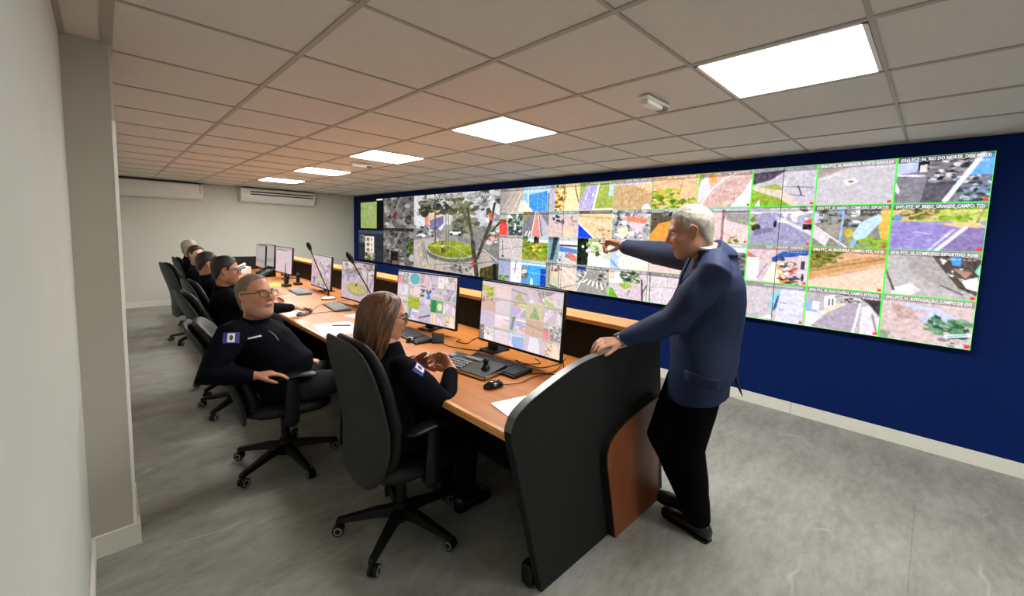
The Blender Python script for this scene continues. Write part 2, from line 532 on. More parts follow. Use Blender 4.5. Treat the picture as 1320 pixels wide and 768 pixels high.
SS = 2      # pictures are drawn twice as fine and averaged
class Canvas:
    def __init__(s, w, h, bg='#808080', seed=0):
        s.w, s.h = w * SS, h * SS
        w, h = s.w, s.h
        s.a = np.ones((h, w, 3)) * hexc(bg)
        s.U, s.V = np.meshgrid((np.arange(w) + 0.5) / w, (np.arange(h) + 0.5) / h)
        s.rng = np.random.default_rng(seed)
    def put(s, m, col, al=1.0):
        c = hexc(col); m = m * al
        s.a = s.a * (1 - m[..., None]) + c * m[..., None]
    def poly(s, col, pts, al=1.0):
        m = np.zeros((s.h, s.w), bool); n = len(pts)
        for i in range(n):
            (x1, y1), (x2, y2) = pts[i], pts[(i + 1) % n]
            if y1 == y2: continue
            m ^= ((y1 > s.V) != (y2 > s.V)) & (s.U < (x2 - x1) * (s.V - y1) / (y2 - y1) + x1)
        s.put(m.astype(float), col, al)
    def rect(s, col, x0, y0, x1, y1, al=1.0):
        s.put(((s.U >= x0) & (s.U < x1) & (s.V >= y0) & (s.V < y1)).astype(float), col, al)
    def ell(s, col, cx, cy, rx, ry, al=1.0):
        s.put((((s.U - cx) / rx) ** 2 + ((s.V - cy) / ry) ** 2 < 1).astype(float), col, al)
    def line(s, col, x0, y0, x1, y1, w=0.02, al=1.0):
        dx, dy = x1 - x0, y1 - y0; L2 = dx * dx + dy * dy + 1e-9
        t = np.clip(((s.U - x0) * dx + (s.V - y0) * dy) / L2, 0, 1)
        s.put((np.hypot(s.U - x0 - t * dx, s.V - y0 - t * dy) < w / 2).astype(float), col, al)
    def blobs(s, n, x0, y0, x1, y1, size, cols, al=0.9):
        for _ in range(n):
            c = cols[s.rng.integers(len(cols))]; x, y = s.rng.uniform(x0, x1), s.rng.uniform(y0, y1)
            r = size * s.rng.uniform(0.4, 1.2)
            if s.rng.random() < 0.5: s.ell(c, x, y, r, r * s.rng.uniform(0.4, 1), al)
            else:
                a = s.rng.uniform(0, 3.1); dx, dy = r * math.cos(a), r * math.sin(a)
                s.poly(c, [(x - dx, y - dy), (x + dy * .6, y - dx * .6), (x + dx, y + dy), (x - dy * .6, y + dx * .6)], al)
    def noise(s, amp=0.06, cells=(22, 15), mono=False):
        for k in (1.4, 3.2, 6.5):
            cw, ch = int(cells[0] * k), int(cells[1] * k)
            g = s.rng.normal(0, 1, (ch + 2, cw + 2, 1)) * amp * 0.95 / k ** 0.4 + (0 if mono else s.rng.normal(0, 1, (ch + 2, cw + 2, 3)) * amp * 0.22 / k ** 0.5)
            x = s.U * cw; y = s.V * ch; i = x.astype(int); j = y.astype(int); fx = (x - i)[..., None]; fy = (y - j)[..., None]
            s.a = s.a + (g[j, i] * (1 - fx) * (1 - fy) + g[j, i + 1] * fx * (1 - fy) + g[j + 1, i] * (1 - fx) * fy + g[j + 1, i + 1] * fx * fy)
        s.a = np.clip(s.a, 0, 1)
    def draw(s, ops):
        for o in ops:
            k = o[0]
            if k == 'p': s.poly(o[1], o[2])
            elif k == 'r': s.rect(o[1], *o[2:])
            elif k == 'e': s.ell(o[1], *o[2:])
            elif k == 'l': s.line(o[1], *o[2:])
            elif k == 'b': s.blobs(*o[1:])
            elif k == 'n': s.noise(*o[1:])
    def paste(s, other, x, y):
        s.a[y * SS:y * SS + other.h, x * SS:x * SS + other.w] = other.a
    def fine(s):
        return s.a.reshape(s.h // SS, SS, s.w // SS, SS, 3).mean((1, 3))

FW, FH = 84, 60
GRASS = ['#6a8a2a', '#88a63a', '#4d6b1f', '#a3b04c']
DARKS = ['#26282e', '#55555c', '#8b8a90', '#c9c6cc', '#3a4148']
FEED = {}   # (row, column) -> (background, drawing)
FEED[0, 0] = ('#a89a92', [('p', '#8f857f', [(0, 0), (.5, 0), (.1, 1), (0, 1)]), ('l', '#c9bdb4', .95, .1, .55, 1, .03), ('l', '#75695f', .75, .05, .2, .9, .02), ('p', '#d8c6b4', [(.9, .5), (1, .6), (1, 1), (.75, 1)]), ('n', .05)])
FEED[0, 1] = ('#7fb0dc', [('r', '#a9c6e4', 0, 0, 1, .25), ('p', '#3f83c9', [(.15, .35), (.9, .2), (.9, 1), (.4, 1), (.15, .8)]), ('p', '#e4d2c0', [(0, .5), (.4, 1), (0, 1)]), ('l', '#b7d9f2', .17, 0, .2, .8, .06), ('l', '#6ea8dc', .55, .3, .55, 1, .015), ('l', '#6ea8dc', .75, .3, .75, 1, .015), ('r', '#6f7a70', .92, .3, 1, 1), ('n', .05)])
FEED[0, 2] = ('#e2c08c', [('r', '#a9a0b8', 0, 0, .2, 1), ('b', 60, .22, 0, .6, 1, .06, ['#7a5c1c', '#a9822c', '#4d3c14', '#c9a04c']), ('p', '#e9cf9c', [(.6, .2), (1, .3), (1, 1), (.5, 1)]), ('l', '#6a4a2a', .85, .1, .98, .7, .03), ('n', .06)])
FEED[0, 3] = ('#90a04a', [('p', '#a79bc8', [(.2, .1), (.6, .1), (.42, 1), (0, 1), (0, .7)]), ('l', '#e2dcea', .58, .1, .42, 1, .05), ('l', '#d4cce4', .32, .1, .08, 1, .02), ('e', '#f2eefa', .42, .45, .03, .06), ('p', '#a9c4e6', [(.9, .1), (1, .1), (1, .5), (.9, .55), (.86, .45)]), ('r', '#e6e0d8', .42, .94, 1, 1), ('n', .06)])
FEED[0, 4] = ('#b7966e', [('r', '#b9b0b4', 0, .06, 1, .2), ('p', '#d9b988', [(.5, .2), (1, .2), (1, .5)]), ('b', 50, 0, .3, 1, 1, .05, ['#a5835c', '#c4a47c', '#b08a60'], .5), ('p', '#dfe0ee', [(.8, .85), (.9, .82), (1, 1), (.75, 1)]), ('n', .05)])
FEED[0, 5] = ('#dcae86', [('l', '#c88f6a', 0, .3, .6, .12, .04), ('l', '#c88f6a', .6, .12, 1, .3, .03), ('l', '#7c6a58', .68, .1, .62, .5, .015), ('b', 110, 0, .42, .62, 1.0, .07, ['#5f8a1c', '#86a832', '#3e5c14', '#b9b24c', '#c9a84c']), ('b', 50, .6, .72, 1, 1, .05, ['#6f962c', '#a8b43c', '#4a6a1a']), ('n', .05)])
FEED[0, 6] = ('#c4a29c', [('r', '#7f9a42', 0, .05, .12, .6), ('p', '#cfc8dc', [(.05, .2), (.2, .1), (.25, .5), (.0, .9), (0, .5)]), ('r', '#d99a4c', .2, .05, .36, .3), ('b', 60, .3, .1, .9, .95, .06, ['#b98a80', '#d8b8ae', '#a98478', '#caa49a'], .6), ('l', '#f0eaf0', .03, 1, .25, .5, .04), ('l', '#f0eaf0', .25, .5, .5, .2, .04), ('l', '#f0eaf0', .5, .2, .7, .08, .03), ('p', '#e8dde2', [(1, .2), (1, 1), (.62, 1), (.85, .6)]), ('n', .05)])
FEED[0, 7] = ('#b4adb8', [('p', '#4a444c', [(0, .12), (.3, .1), (.55, .08), (.3, .32), (0, .42)]), ('p', '#8c9c48', [(0, .5), (.4, .42), (.5, .55), (.45, .75), (0, .55)]), ('p', '#7f9a34', [(0, .55), (.45, .78), (.66, 1), (0, 1)]), ('p', '#d0b8a8', [(0, .45), (.5, .6), (.66, .72), (.75, .98), (.66, 1), (.45, .76), (0, .54)]), ('l', '#8c8290', .5, .5, .95, .55, .03), ('l', '#6c6470', .6, .7, .85, .75, .02), ('l', '#3c383c', .74, .5, .8, .75, .02), ('p', '#dfe6ee', [(.06, 1), (.14, .8), (.16, 1)]), ('n', .05)])
FEED[0, 8] = ('#b3adb4', [('p', '#9f8c86', [(0, .1), (.5, .1), (0, .35)]), ('p', '#8e8680', [(0, .1), (.2, .12), (0, .3)]), ('l', '#d8ccc8', 0, .4, .3, .28, .02), ('p', '#e0d6d4', [(.36, .42), (.5, .38), (.56, .48), (.4, .55)]), ('e', '#8a7270', .46, .46, .04, .03), ('n', .035)])
FEED[0, 9] = ('#6a6672', [('p', '#aab2d8', [(0, .14), (.28, .06), (.22, .34), (0, .36)]), ('l', '#c8c8dc', 0, .38, .3, .42, .05), ('r', '#20222c', .24, .08, .36, .3), ('p', '#d2c0c4', [(.26, .2), (.34, .18), (.34, .34), (.26, .34)]), ('p', '#77737c', [(0, .44), (.35, .44), (.3, 1), (.05, 1)]), ('p', '#55525c', [(.35, .44), (.62, .62), (.58, 1), (.3, 1)]), ('b', 120, .4, .08, .95, .6, .05, DARKS + ['#7c6c74', '#9a8a90']), ('b', 80, .66, .5, 1, 1, .05, ['#3c4a5c', '#6c8098', '#a9bccc', '#28303c', '#54664c']), ('p', '#5f9ae0', [(.84, .1), (1, .05), (1, .45), (.76, .45)]), ('l', '#d9d9e6', .88, .04, .56, .95, .06), ('p', '#e4e0e6', [(0, .5), (.06, .7), (.05, .8), (0, .7)]), ('n', .04)])
FEED[1, 0] = ('#9aa49a', [('r', '#d8d4cc', .35, 0, 1, .25), ('b', 40, .4, .1, 1, .55, .08, ['#1e2a22', '#3a4c3c', '#52604c']), ('r', '#d8443c', 0, .5, .36, 1), ('r', '#8f3a30', 0, .3, .3, .5), ('r', '#3c4240', .4, .6, 1, 1), ('l', '#dfe4e0', .7, .55, .66, .75, .06), ('b', 14, .4, .6, 1, 1, .05, ['#8a908c', '#c8ccc8']), ('n', .05)])
FEED[1, 1] = ('#6f6c74', [('p', '#8a7a5c', [(0, 0), (.4, 0), (0, .5)]), ('p', '#dc7a70', [(.5, 0), (.58, 0), (.66, 1), (.36, 1)]), ('l', '#f0e4e4', .5, 0, .34, 1, .03), ('l', '#c8b8bc', .58, 0, .7, 1, .04), ('p', '#a9a4ae', [(.62, 0), (1, .6), (1, 1), (.8, 1)]), ('l', '#e8e4ea', .1, 1, .18, .8, .04), ('l', '#e8e4ea', .24, 1, .3, .8, .04), ('n', .05)])
FEED[1, 2] = ('#c3a8a6', [('r', '#a9b4b4', 0, 0, 1, .2), ('b', 8, 0, .1, .35, .45, .09, ['#2a2c34', '#5a5c64', '#8a8c94']), ('e', '#3a3c44', .48, .42, .06, .09), ('b', 16, .5, .1, 1, .6, .07, ['#d8a898', '#e4c4b8', '#8a8488']), ('r', '#e8b898', .5, .62, .85, 1), ('l', '#9a8a8c', .48, .4, .46, 1, .03), ('n', .05)])
FEED[1, 3] = ('#d8b68c', [('r', '#6c6258', 0, .02, 1, .12), ('l', '#b89468', 0, .2, 1, .3, .05), ('l', '#e4c8a4', .2, .35, 1, .6, .06), ('l', '#c89c74', .4, .45, .9, .9, .03), ('p', '#1c3fd2', [(0, .45), (.5, 1), (0, 1)]), ('l', '#f2e8dc', 0, .44, .52, 1, .05), ('b', 14, .6, .65, 1, 1, .05, ['#a07858', '#7c6450']), ('n', .05)])
FEED[1, 4] = ('#a39ea2', [('b', 90, 0, 0, 1, 1, .08, ['#3a3c44', '#e0dad8', '#8a8a94', '#c8beb8', '#f0ecea', '#5a6a5c']), ('p', '#dd7860', [(.38, .2), (.92, .3), (.86, .48), (.4, .38)]), ('p', '#d0b4bc', [(.46, .42), (.84, .5), (.78, .75), (.5, .6)]), ('p', '#e8cfb4', [(.14, .65), (.4, .55), (.46, .75), (.3, 1)]), ('n', .05)])
FEED[1, 5] = ('#55483e', [('r', '#c8ccd4', 0, 0, 1, .12), ('b', 20, 0, .1, 1, .4, .08, ['#28241e', '#4a5038', '#7c7264']), ('p', '#e0893c', [(.2, .45), (.7, .3), (1, .5), (1, 1), (0, 1), (0, .8)]), ('n', .04)])
FEED[1, 6] = ('#cdaeb0', [('r', '#c9d0dc', 0, 0, 1, .1), ('p', '#d8a83c', [(.1, .5), (.2, .2), (.34, .3), (.36, .9), (.1, .9)]), ('r', '#8a6a6c', .5, .05, .56, 1), ('p', '#8c8884', [(.55, .1), (1, .1), (1, .5), (.6, .35)]), ('p', '#dcb8b8', [(.55, .35), (1, .55), (1, 1), (.55, 1)]), ('b', 16, .62, .75, .82, 1, .05, ['#6c7430', '#8a8a3c', '#4c5424']), ('l', '#e8d8a0', .3, .2, .38, .9, .04), ('n', .05)])
FEED[1, 7] = ('#9a94ae', [('r', '#d8d0d4', 0, .04, 1, .18), ('p', '#8d88a8', [(.2, .15), (.45, .15), (1, .75), (1, 1), (0, 1), (.12, .7)]), ('p', '#c8bcc8', [(.4, .25), (.55, .3), (1, .65), (1, .75)]), ('b', 26, .5, .05, 1, .4, .06, ['#d8ccc4', '#5c5450', '#a89c94', '#eee6e0']), ('b', 10, .02, .2, .12, .65, .06, ['#b8c43c', '#6a7a2c', '#e0dc5c']), ('e', '#3a3430', .12, .55, .08, .1), ('p', '#d84c44', [(.86, .4), (1, .3), (1, .45)]), ('r', '#2a2628', .86, .45, 1, .58), ('e', '#26242c', .43, .45, .025, .09), ('p', '#6c6884', [(.1, .6), (.42, .55), (.4, .65), (.08, .75)]), ('r', '#a4c4e4', .14, .02, .22, .14), ('n', .045)])
FEED[1, 8] = ('#7d7a74', [('p', '#b4b4cc', [(0, .2), (.2, .1), (.1, .4), (0, .45)]), ('b', 40, .1, .12, .5, .5, .06, ['#3c3c34', '#5c5c44', '#8a8a94', '#2c2c2c']), ('p', '#8c877c', [(.14, .5), (.4, .4), (.4, .75), (.26, .8)]), ('p', '#c8bec4', [(0, .5), (.25, .75), (.2, .98), (0, .75)]), ('l', '#d8d0d4', 0, .46, .5, 1, .03), ('p', '#5f9ae0', [(.3, .08), (.42, .08), (.42, .28)]), ('l', '#8fa4d0', .41, .1, .39, .95, .025), ('b', 30, .44, .1, .65, .5, .05, ['#e6e6ea', '#3c3e46', '#8c8e98']), ('r', '#55504a', .62, .1, .88, .26), ('p', '#d6a44c', [(.88, .1), (1, .1), (1, 1), (.92, .9), (.86, .5)]), ('b', 50, .56, .7, 1, 1, .06, ['#6f962c', '#86a832', '#4d6b1f', '#8a9a3c']), ('p', '#a9c6ea', [(.64, .4), (.86, .2), (.9, .35), (.72, .75), (.6, .82), (.54, .7)]), ('p', '#8aa4d0', [(.54, .82), (.62, .8), (.58, .98), (.52, .98)]), ('e', '#b8a43c', .5, .65, .06, .1), ('n', .04)])
FEED[1, 9] = ('#8c82b4', [('r', '#a9b05c', 0, .08, 1, .38), ('b', 60, .0, .08, .5, .34, .06, ['#c8a07c', '#6a6a34', '#b09068', '#4c5424', '#d4b48c']), ('b', 40, .5, .08, 1, .4, .06, ['#8aa43c', '#b4c05c', '#c8c878', '#6c8a2c']), ('p', '#d2b07c', [(.5, .42), (.9, .38), (1, .5), (.7, .5)]), ('p', '#8579b4', [(0, .5), (.2, .38), (.5, .42), (.74, .5), (.46, 1), (0, 1)]), ('p', '#7d6c9c', [(.82, .5), (1, .52), (1, 1), (.56, 1)]), ('l', '#f0ecf0', .8, .5, .52, 1, .045), ('l', '#c8bcd8', .68, .55, .44, 1, .03), ('l', '#a79cd0', .28, .6, .45, .64, .03), ('b', 60, 0, .5, .5, 1, .03, ['#9a90c4', '#776ca8', '#aca0cc'], .5), ('e', '#5f86d0', .07, .3, .05, .07), ('l', '#8a7a4c', .96, .1, .9, .4, .02), ('n', .04)])
FEED[2, 0] = ('#b4a8a8', [('l', '#8a7e7e', 0, .65, 1, .45, .03), ('l', '#4c4848', .14, .2, .18, .9, .03), ('e', '#3c3a3a', .18, .92, .06, .04), ('l', '#c8bcbc', .4, 0, .7, 1, .03), ('n', .05)])
FEED[2, 1] = ('#7c8c2c', [('r', '#dce4ec', 0, 0, 1, .25), ('e', '#5c7440', .12, .12, .12, .14), ('r', '#2c3430', .46, 0, .66, .28), ('b', 90, 0, .25, 1, 1, .08, ['#6a862a', '#4d6b1f', '#8c9c3c', '#a89048', '#5c5c20']), ('b', 14, .4, .3, .8, .6, .05, ['#e8c83c', '#d8b050']), ('b', 26, .2, .8, 1, 1, .05, ['#a8784c', '#8c6a3c']), ('n', .05)])
FEED[2, 2] = ('#b8bcc4', [('r', '#6a8a94', 0, 0, .38, 1), ('p', '#2c3438', [(.2, 0), (.36, 0), (.2, .9), (.08, .9)]), ('r', '#dfe4ea', .42, 0, 1, .3), ('p', '#4c74b8', [(.4, .35), (1, .45), (1, .6), (.4, .55)]), ('r', '#2c2c34', .4, .28, 1, .34), ('p', '#dc6a60', [(.6, .7), (.78, .55), (1, .75), (1, .9), (.8, .86)]), ('b', 14, .4, .6, .7, 1, .07, ['#3c4048', '#c8ccb8', '#6c7468']), ('n', .05)])
FEED[2, 3] = ('#b9bfa4', [('r', '#1c241c', 0, 0, .34, 1), ('b', 24, 0, 0, .4, 1, .06, ['#101810', '#2c3c28', '#1c2c1c']), ('e', '#e8ece4', .18, .32, .04, .05), ('b', 50, .34, .1, 1, .6, .07, ['#8ca44c', '#c8d08c', '#5c7434', '#e4e8dc']), ('p', '#e2e0d8', [(.36, .5), (.7, .6), (1, .8), (1, 1), (.34, 1)]), ('e', '#4c4c3c', .62, .55, .06, .1), ('n', .05)])
FEED[2, 4] = ('#dcd6cc', [('p', '#a9b8dc', [(0, .2), (.3, .5), (.2, 1), (0, 1)]), ('b', 40, .2, .4, 1, 1, .07, ['#ece0c0', '#d8c8b0', '#f2ecd8', '#c8b89c'], .6), ('l', '#5c86d0', 0, .7, .25, 1, .05), ('n', .05)])
FEED[2, 5] = ('#d4b4ac', [('l', '#c09c94', 0, .3, 1, .5, .06), ('b', 26, 0, 0, 1, .4, .06, ['#b89890', '#a8a0a0', '#8c8480']), ('n', .05)])
FEED[2, 6] = ('#6f7074', [('r', '#dcdfe4', 0, 0, 1, .25), ('r', '#5c8ad0', .55, .25, .85, .5), ('b', 50, .3, .3, 1, 1, .07, ['#26282c', '#44464c', '#6c4438', '#8a8c90']), ('n', .05)])
FEED[2, 7] = ('#c2aab0', [('p', '#b8645c', [(.02, .2), (.25, .4), (.2, .45), (0, .35)]), ('r', '#dfdce4', .02, .35, .22, .95), ('p', '#2f4f94', [(.42, .35), (.6, .15), (.98, .12), (.98, .24), (.62, .32), (.45, .5)]), ('p', '#e2d8c0', [(.3, .95), (.44, .45), (.5, .45), (.58, 1)]), ('p', '#d88a44', [(.5, .5), (.56, .55), (.76, 1), (.6, 1)]), ('b', 40, .55, .35, .82, .9, .05, ['#3c3434', '#b85c44', '#e0d8d0', '#6c5c58']), ('r', '#c8b4bc', .84, .25, 1, .95), ('r', '#3c3a44', .88, .38, .94, .6), ('e', '#2c3044', .92, .8, .02, .1), ('l', '#8c8488', .2, .9, .36, .5, .02), ('b', 10, .66, .8, .9, 1, .06, ['#3a3032', '#6c4848']), ('n', .045)])
FEED[2, 8] = ('#c89c74', [('p', '#6c6a34', [(0, .1), (.5, .1), (.2, .45), (0, .6)]), ('b', 70, 0, .08, .45, .5, .05, ['#5c6430', '#7c7438', '#8c7c44', '#4c4c24']), ('p', '#b98a5c', [(0, .62), (.5, .3), (1, .12), (1, .3), (.4, .6), (0, .78)]), ('l', '#8c6a44', 0, .62, 1, .22, .03), ('p', '#dcb8a4', [(0, .85), (.5, .62), (1, .34), (1, 1), (0, 1)]), ('l', '#b08c74', .3, .72, 1, .38, .02), ('n', .04)])
FEED[2, 9] = ('#aaa4a4', [('p', '#9a9494', [(.2, .12), (.5, .1), (.9, .7), (.8, .9), (.3, .5)]), ('p', '#d6d0d8', [(.1, .85), (.3, .72), (.42, .85), (.3, 1), (.1, 1)]), ('l', '#57504c', 0, .45, .12, .9, .03), ('p', '#4c4440', [(.5, .12), (.65, .1), (1, .15), (1, .9), (.8, .75), (.58, .3)]), ('p', '#4a8ee0', [(.68, .12), (.8, .1), (.8, .3), (.72, .3)]), ('p', '#9a7464', [(.72, .35), (.92, .42), (.86, .55)]), ('p', '#d8d4d0', [(.82, .6), (.98, .5), (1, .8), (.88, .75)]), ('p', '#c8c0bc', [(.58, .15), (.66, .2), (.62, .3)]), ('b', 10, .64, .35, .86, .62, .02, ['#f0ece8']), ('p', '#8fc4c8', [(.94, .4), (1, .2), (1, .5)]), ('l', '#5c5450', .62, .72, .85, .88, .025), ('n', .04)])
FEED[3, 0] = ('#a6a4b4', [('r', '#8c90a8', 0, 0, .55, 1), ('b', 26, .0, .75, .52, 1, .07, ['#4c6a34', '#6c8a3c', '#3c5428']), ('r', '#e6e2e0', .55, 0, 1, 1), ('l', '#3c3a3c', .78, .05, .72, .6, .03), ('l', '#4c4848', .6, .45, .9, .4, .02), ('b', 8, .85, .5, 1, 1, .06, ['#8c7c6c', '#d8ccbc']), ('n', .05)])
FEED[3, 1] = ('#3f8ee0', [('r', '#c4d8e8', 0, 0, 1, .2), ('r', '#3a8fe6', .25, .25, .75, 1), ('r', '#1c3f9c', .75, .3, .95, 1), ('b', 24, 0, .25, .24, 1, .08, ['#d8ccb0', '#5c5444', '#8c7c60']), ('e', '#e8f2fa', .42, .9, .05, .2), ('l', '#7cb8f0', .3, .5, .95, .52, .02), ('r', '#6c6c70', .95, 0, 1, 1), ('n', .05)])
FEED[3, 2] = ('#c9b2a4', [('r', '#7c7c78', 0, 0, .12, 1), ('b', 14, .1, 0, .5, .3, .06, ['#5c4c50', '#8c7074']), ('p', '#b8b098', [(.12, .3), (.4, .6), (.4, 1), (.12, .9)]), ('p', '#4c5c50', [(.12, .85), (.4, .95), (.4, 1), (.12, 1)]), ('l', '#e8d8cc', .5, .1, 1, .5, .05), ('l', '#e0ccc0', .45, .3, .95, .75, .05), ('l', '#4c4444', .4, 0, .42, 1, .02), ('l', '#4c4444', .4, 1, 1, .75, .02), ('n', .05)])
FEED[3, 3] = ('#a7a098', [('r', '#2444a8', .02, .05, .3, .18), ('b', 40, 0, .15, .3, .7, .06, ['#3c4444', '#c8ccc8', '#7c8480']), ('p', '#8a8680', [(.42, .1), (.7, .1), (1, 1), (0, 1)]), ('b', 24, .7, .1, 1, .6, .07, ['#5c5450', '#2c3030', '#a8a09c']), ('l', '#eeeae2', .36, .5, .22, .62, .05), ('l', '#eeeae2', .46, .52, .38, .68, .05), ('l', '#eeeae2', .56, .54, .52, .72, .05), ('l', '#eeeae2', .66, .56, .66, .76, .05), ('l', '#eeeae2', .76, .58, .82, .78, .05), ('l', '#d8d4cc', .3, .3, .0, 1, .03), ('n', .05)])
FEED[3, 4] = ('#c0aeb8', [('r', '#eceaea', .0, .05, .35, .5), ('r', '#e8b48c', .02, .1, .14, .35), ('b', 40, .32, .08, .8, .42, .07, ['#3c5438', '#5c7c34', '#7c8c7c', '#2c3c34']), ('p', '#8aa43c', [(.22, .5), (.5, .45), (.62, .55), (.45, .68)]), ('p', '#5c9c2c', [(0, .7), (.08, .66), (.28, 1), (0, 1)]), ('l', '#3c3434', .86, .3, .9, 1, .04), ('l', '#3c3434', .9, .7, 1, .45, .03), ('b', 10, .65, .35, .8, .55, .04, ['#d87c5c', '#c8b8ac']), ('l', '#5c5050', .5, .9, .56, .7, .02), ('n', .05)])
FEED[3, 5] = ('#c6bac0', [('r', '#a4949c', 0, 0, 1, .14), ('l', '#b0a4ac', 0, .5, 1, .4, .05), ('b', 16, 0, .2, 1, 1, .05, ['#d8ccd2', '#b4a8ae'], .5), ('l', '#3c4440', .06, 0, .08, 1, .02), ('n', .05)])
FEED[3, 6] = ('#d3c3c4', [('r', '#e4dcdc', 0, 0, 1, .4), ('l', '#5c5a60', .6, .35, 1, .4, .05), ('p', '#d8a49c', [(.5, .7), (1, .55), (1, 1), (.5, 1)]), ('n', .05)])
FEED[3, 7] = ('#b0a8aa', [('p', '#b9aeb4', [(.02, .1), (.45, .1), (.4, .8), (.02, .9)]), ('p', '#84b8d4', [(.46, .3), (.62, .15), (.58, .5), (.5, .75), (.45, .72)]), ('p', '#3c5468', [(.56, .35), (.62, .25), (.6, .6), (.5, .75)]), ('p', '#c2bfe0', [(.62, .12), (.72, .06), (.98, .12), (.96, 1), (.56, .98), (.56, .7)]), ('l', '#8884a8', .62, .48, .72, .5, .025), ('l', '#8884a8', .6, .66, .68, .68, .02), ('p', '#e2dcd8', [(.3, .95), (.5, .82), (.5, .95)]), ('n', .04)])
FEED[3, 8] = ('#a49ca0', [('p', '#d2c9cc', [(0, .5), (.3, .6), (.1, 1), (0, 1)]), ('r', '#8c9cd0', 0, .35, .18, .62), ('r', '#e8e8ee', .1, .35, .2, .55), ('p', '#ececf0', [(.26, .2), (.42, .14), (.42, .4), (.27, .5)]), ('r', '#5c5c68', .32, .25, .345, .42), ('r', '#5c5c68', .37, .23, .395, .4), ('b', 40, .42, .1, .75, .3, .04, ['#3c3838', '#8a8084', '#c8c0bc']), ('p', '#d8c4ac', [(.45, .35), (.6, .3), (.3, .6), (.2, .6)]), ('p', '#9c90a0', [(.55, .35), (.72, .28), (.68, 1), (.1, .95)]), ('l', '#dcd8dc', .74, .3, .68, 1, .03), ('p', '#cfc6d0', [(.76, .35), (.86, .32), (1, .6), (1, 1), (.76, 1)]), ('p', '#3c383c', [(.72, .15), (1, .18), (1, .55), (.86, .3)]), ('l', '#8c848c', .9, .5, .98, .95, .03), ('n', .04)])
FEED[3, 9] = ('#bfa9a9', [('p', '#b0b4d0', [(.2, .15), (.6, .2), (.95, .45), (.55, .6), (.4, .4)]), ('p', '#a78c86', [(.1, .2), (.35, .25), (.45, .5), (.2, .5)]), ('b', 40, 0, .3, .5, 1, .06, ['#caa8a4', '#b99c94', '#d8bcb4'], .5), ('b', 70, .56, .4, .98, .78, .06, ['#3f6a48', '#55805c', '#2c4c38', '#6c8c6c']), ('p', '#cfe0ee', [(.72, .74), (.98, .66), (.98, .72), (.72, .82)]), ('l', '#5c7cb0', .76, .77, .94, .7, .015), ('b', 20, .7, .82, 1, 1, .05, ['#c8bcc0', '#6c6468', '#a49ca0']), ('b', 12, .0, .85, .1, 1, .05, ['#7c8c74']), ('n', .045)])

def feed(r, c, w=FW, h=FH):
    bg, ops = FEED[r, c]
    cv = Canvas(w, h, bg, 100 + r * 10 + c); cv.draw(ops)
    # header strip with its title bar, frame of the selected stream, alarm dot
    cv.a[:max(2, SS * h * 8 // 60)] *= 0.74
    if (r, c) not in CAPTIONS:
        for k in range(7, 20):
            if cv.rng.random() < 0.8: cv.rect('#e8ece8', k / 21, .04, (k + .7) / 21, .078, .6)
    for k in range(6): cv.rect('#e4e6e4', .66 + k * .05, .155, .69 + k * .05, .18, .45)
    g = '#46e03c' if c >= 6 else ('#8ed87c' if c >= 4 else '#b9c8b0')
    t = 1 / w * (1.0 if c >= 6 else 0.6)
    cv.rect(g, 0, 0, t, 1); cv.rect(g, 1 - t, 0, 1, 1); cv.rect(g, 0, 0, 1, t * w / h * 0.7); cv.rect(g, 0, 1 - t * w / h, 1, 1)
    if c >= 5: cv.rect('#e0382c', .93, .91, .975, .965)
    cv.a = np.clip((np.clip(cv.a, 0, 1) ** 0.86 - 0.5) * 1.2 + 0.535, 0, 1)
    return cv

CAPTIONS = {(0, 9): '(036) PTZ_36_RIO DO NORTE_DISK PER(3)', (0, 8): '(026) PTZ_26_REGENCIA POSTO GASOLI(4', (1, 9): '(047) PTZ_47_BREJO_GRANDE_CAMPO: T(2)',
            (1, 8): '(020) PTZ_20_BAIRRO_COMPLEXO_ESPORT(9)', (2, 9): '(010) PTZ_10_COMPLEXO ESPORTIVO_F(A8)', (2, 8): '(046) PTZ_46_BAGUEIRA_CAMPO: PTZ_+(1-0)',
            (3, 9): '(041) PTZ_41_B.POVOAÇÃO_CAMPO DE (20)', (3, 8): '(039) PTZ_39_RUA CANELA_CAMPO ESTR(VA)', (0, 7): '(024) PTZ_24_B.NAVAR NORTE_RIO'}

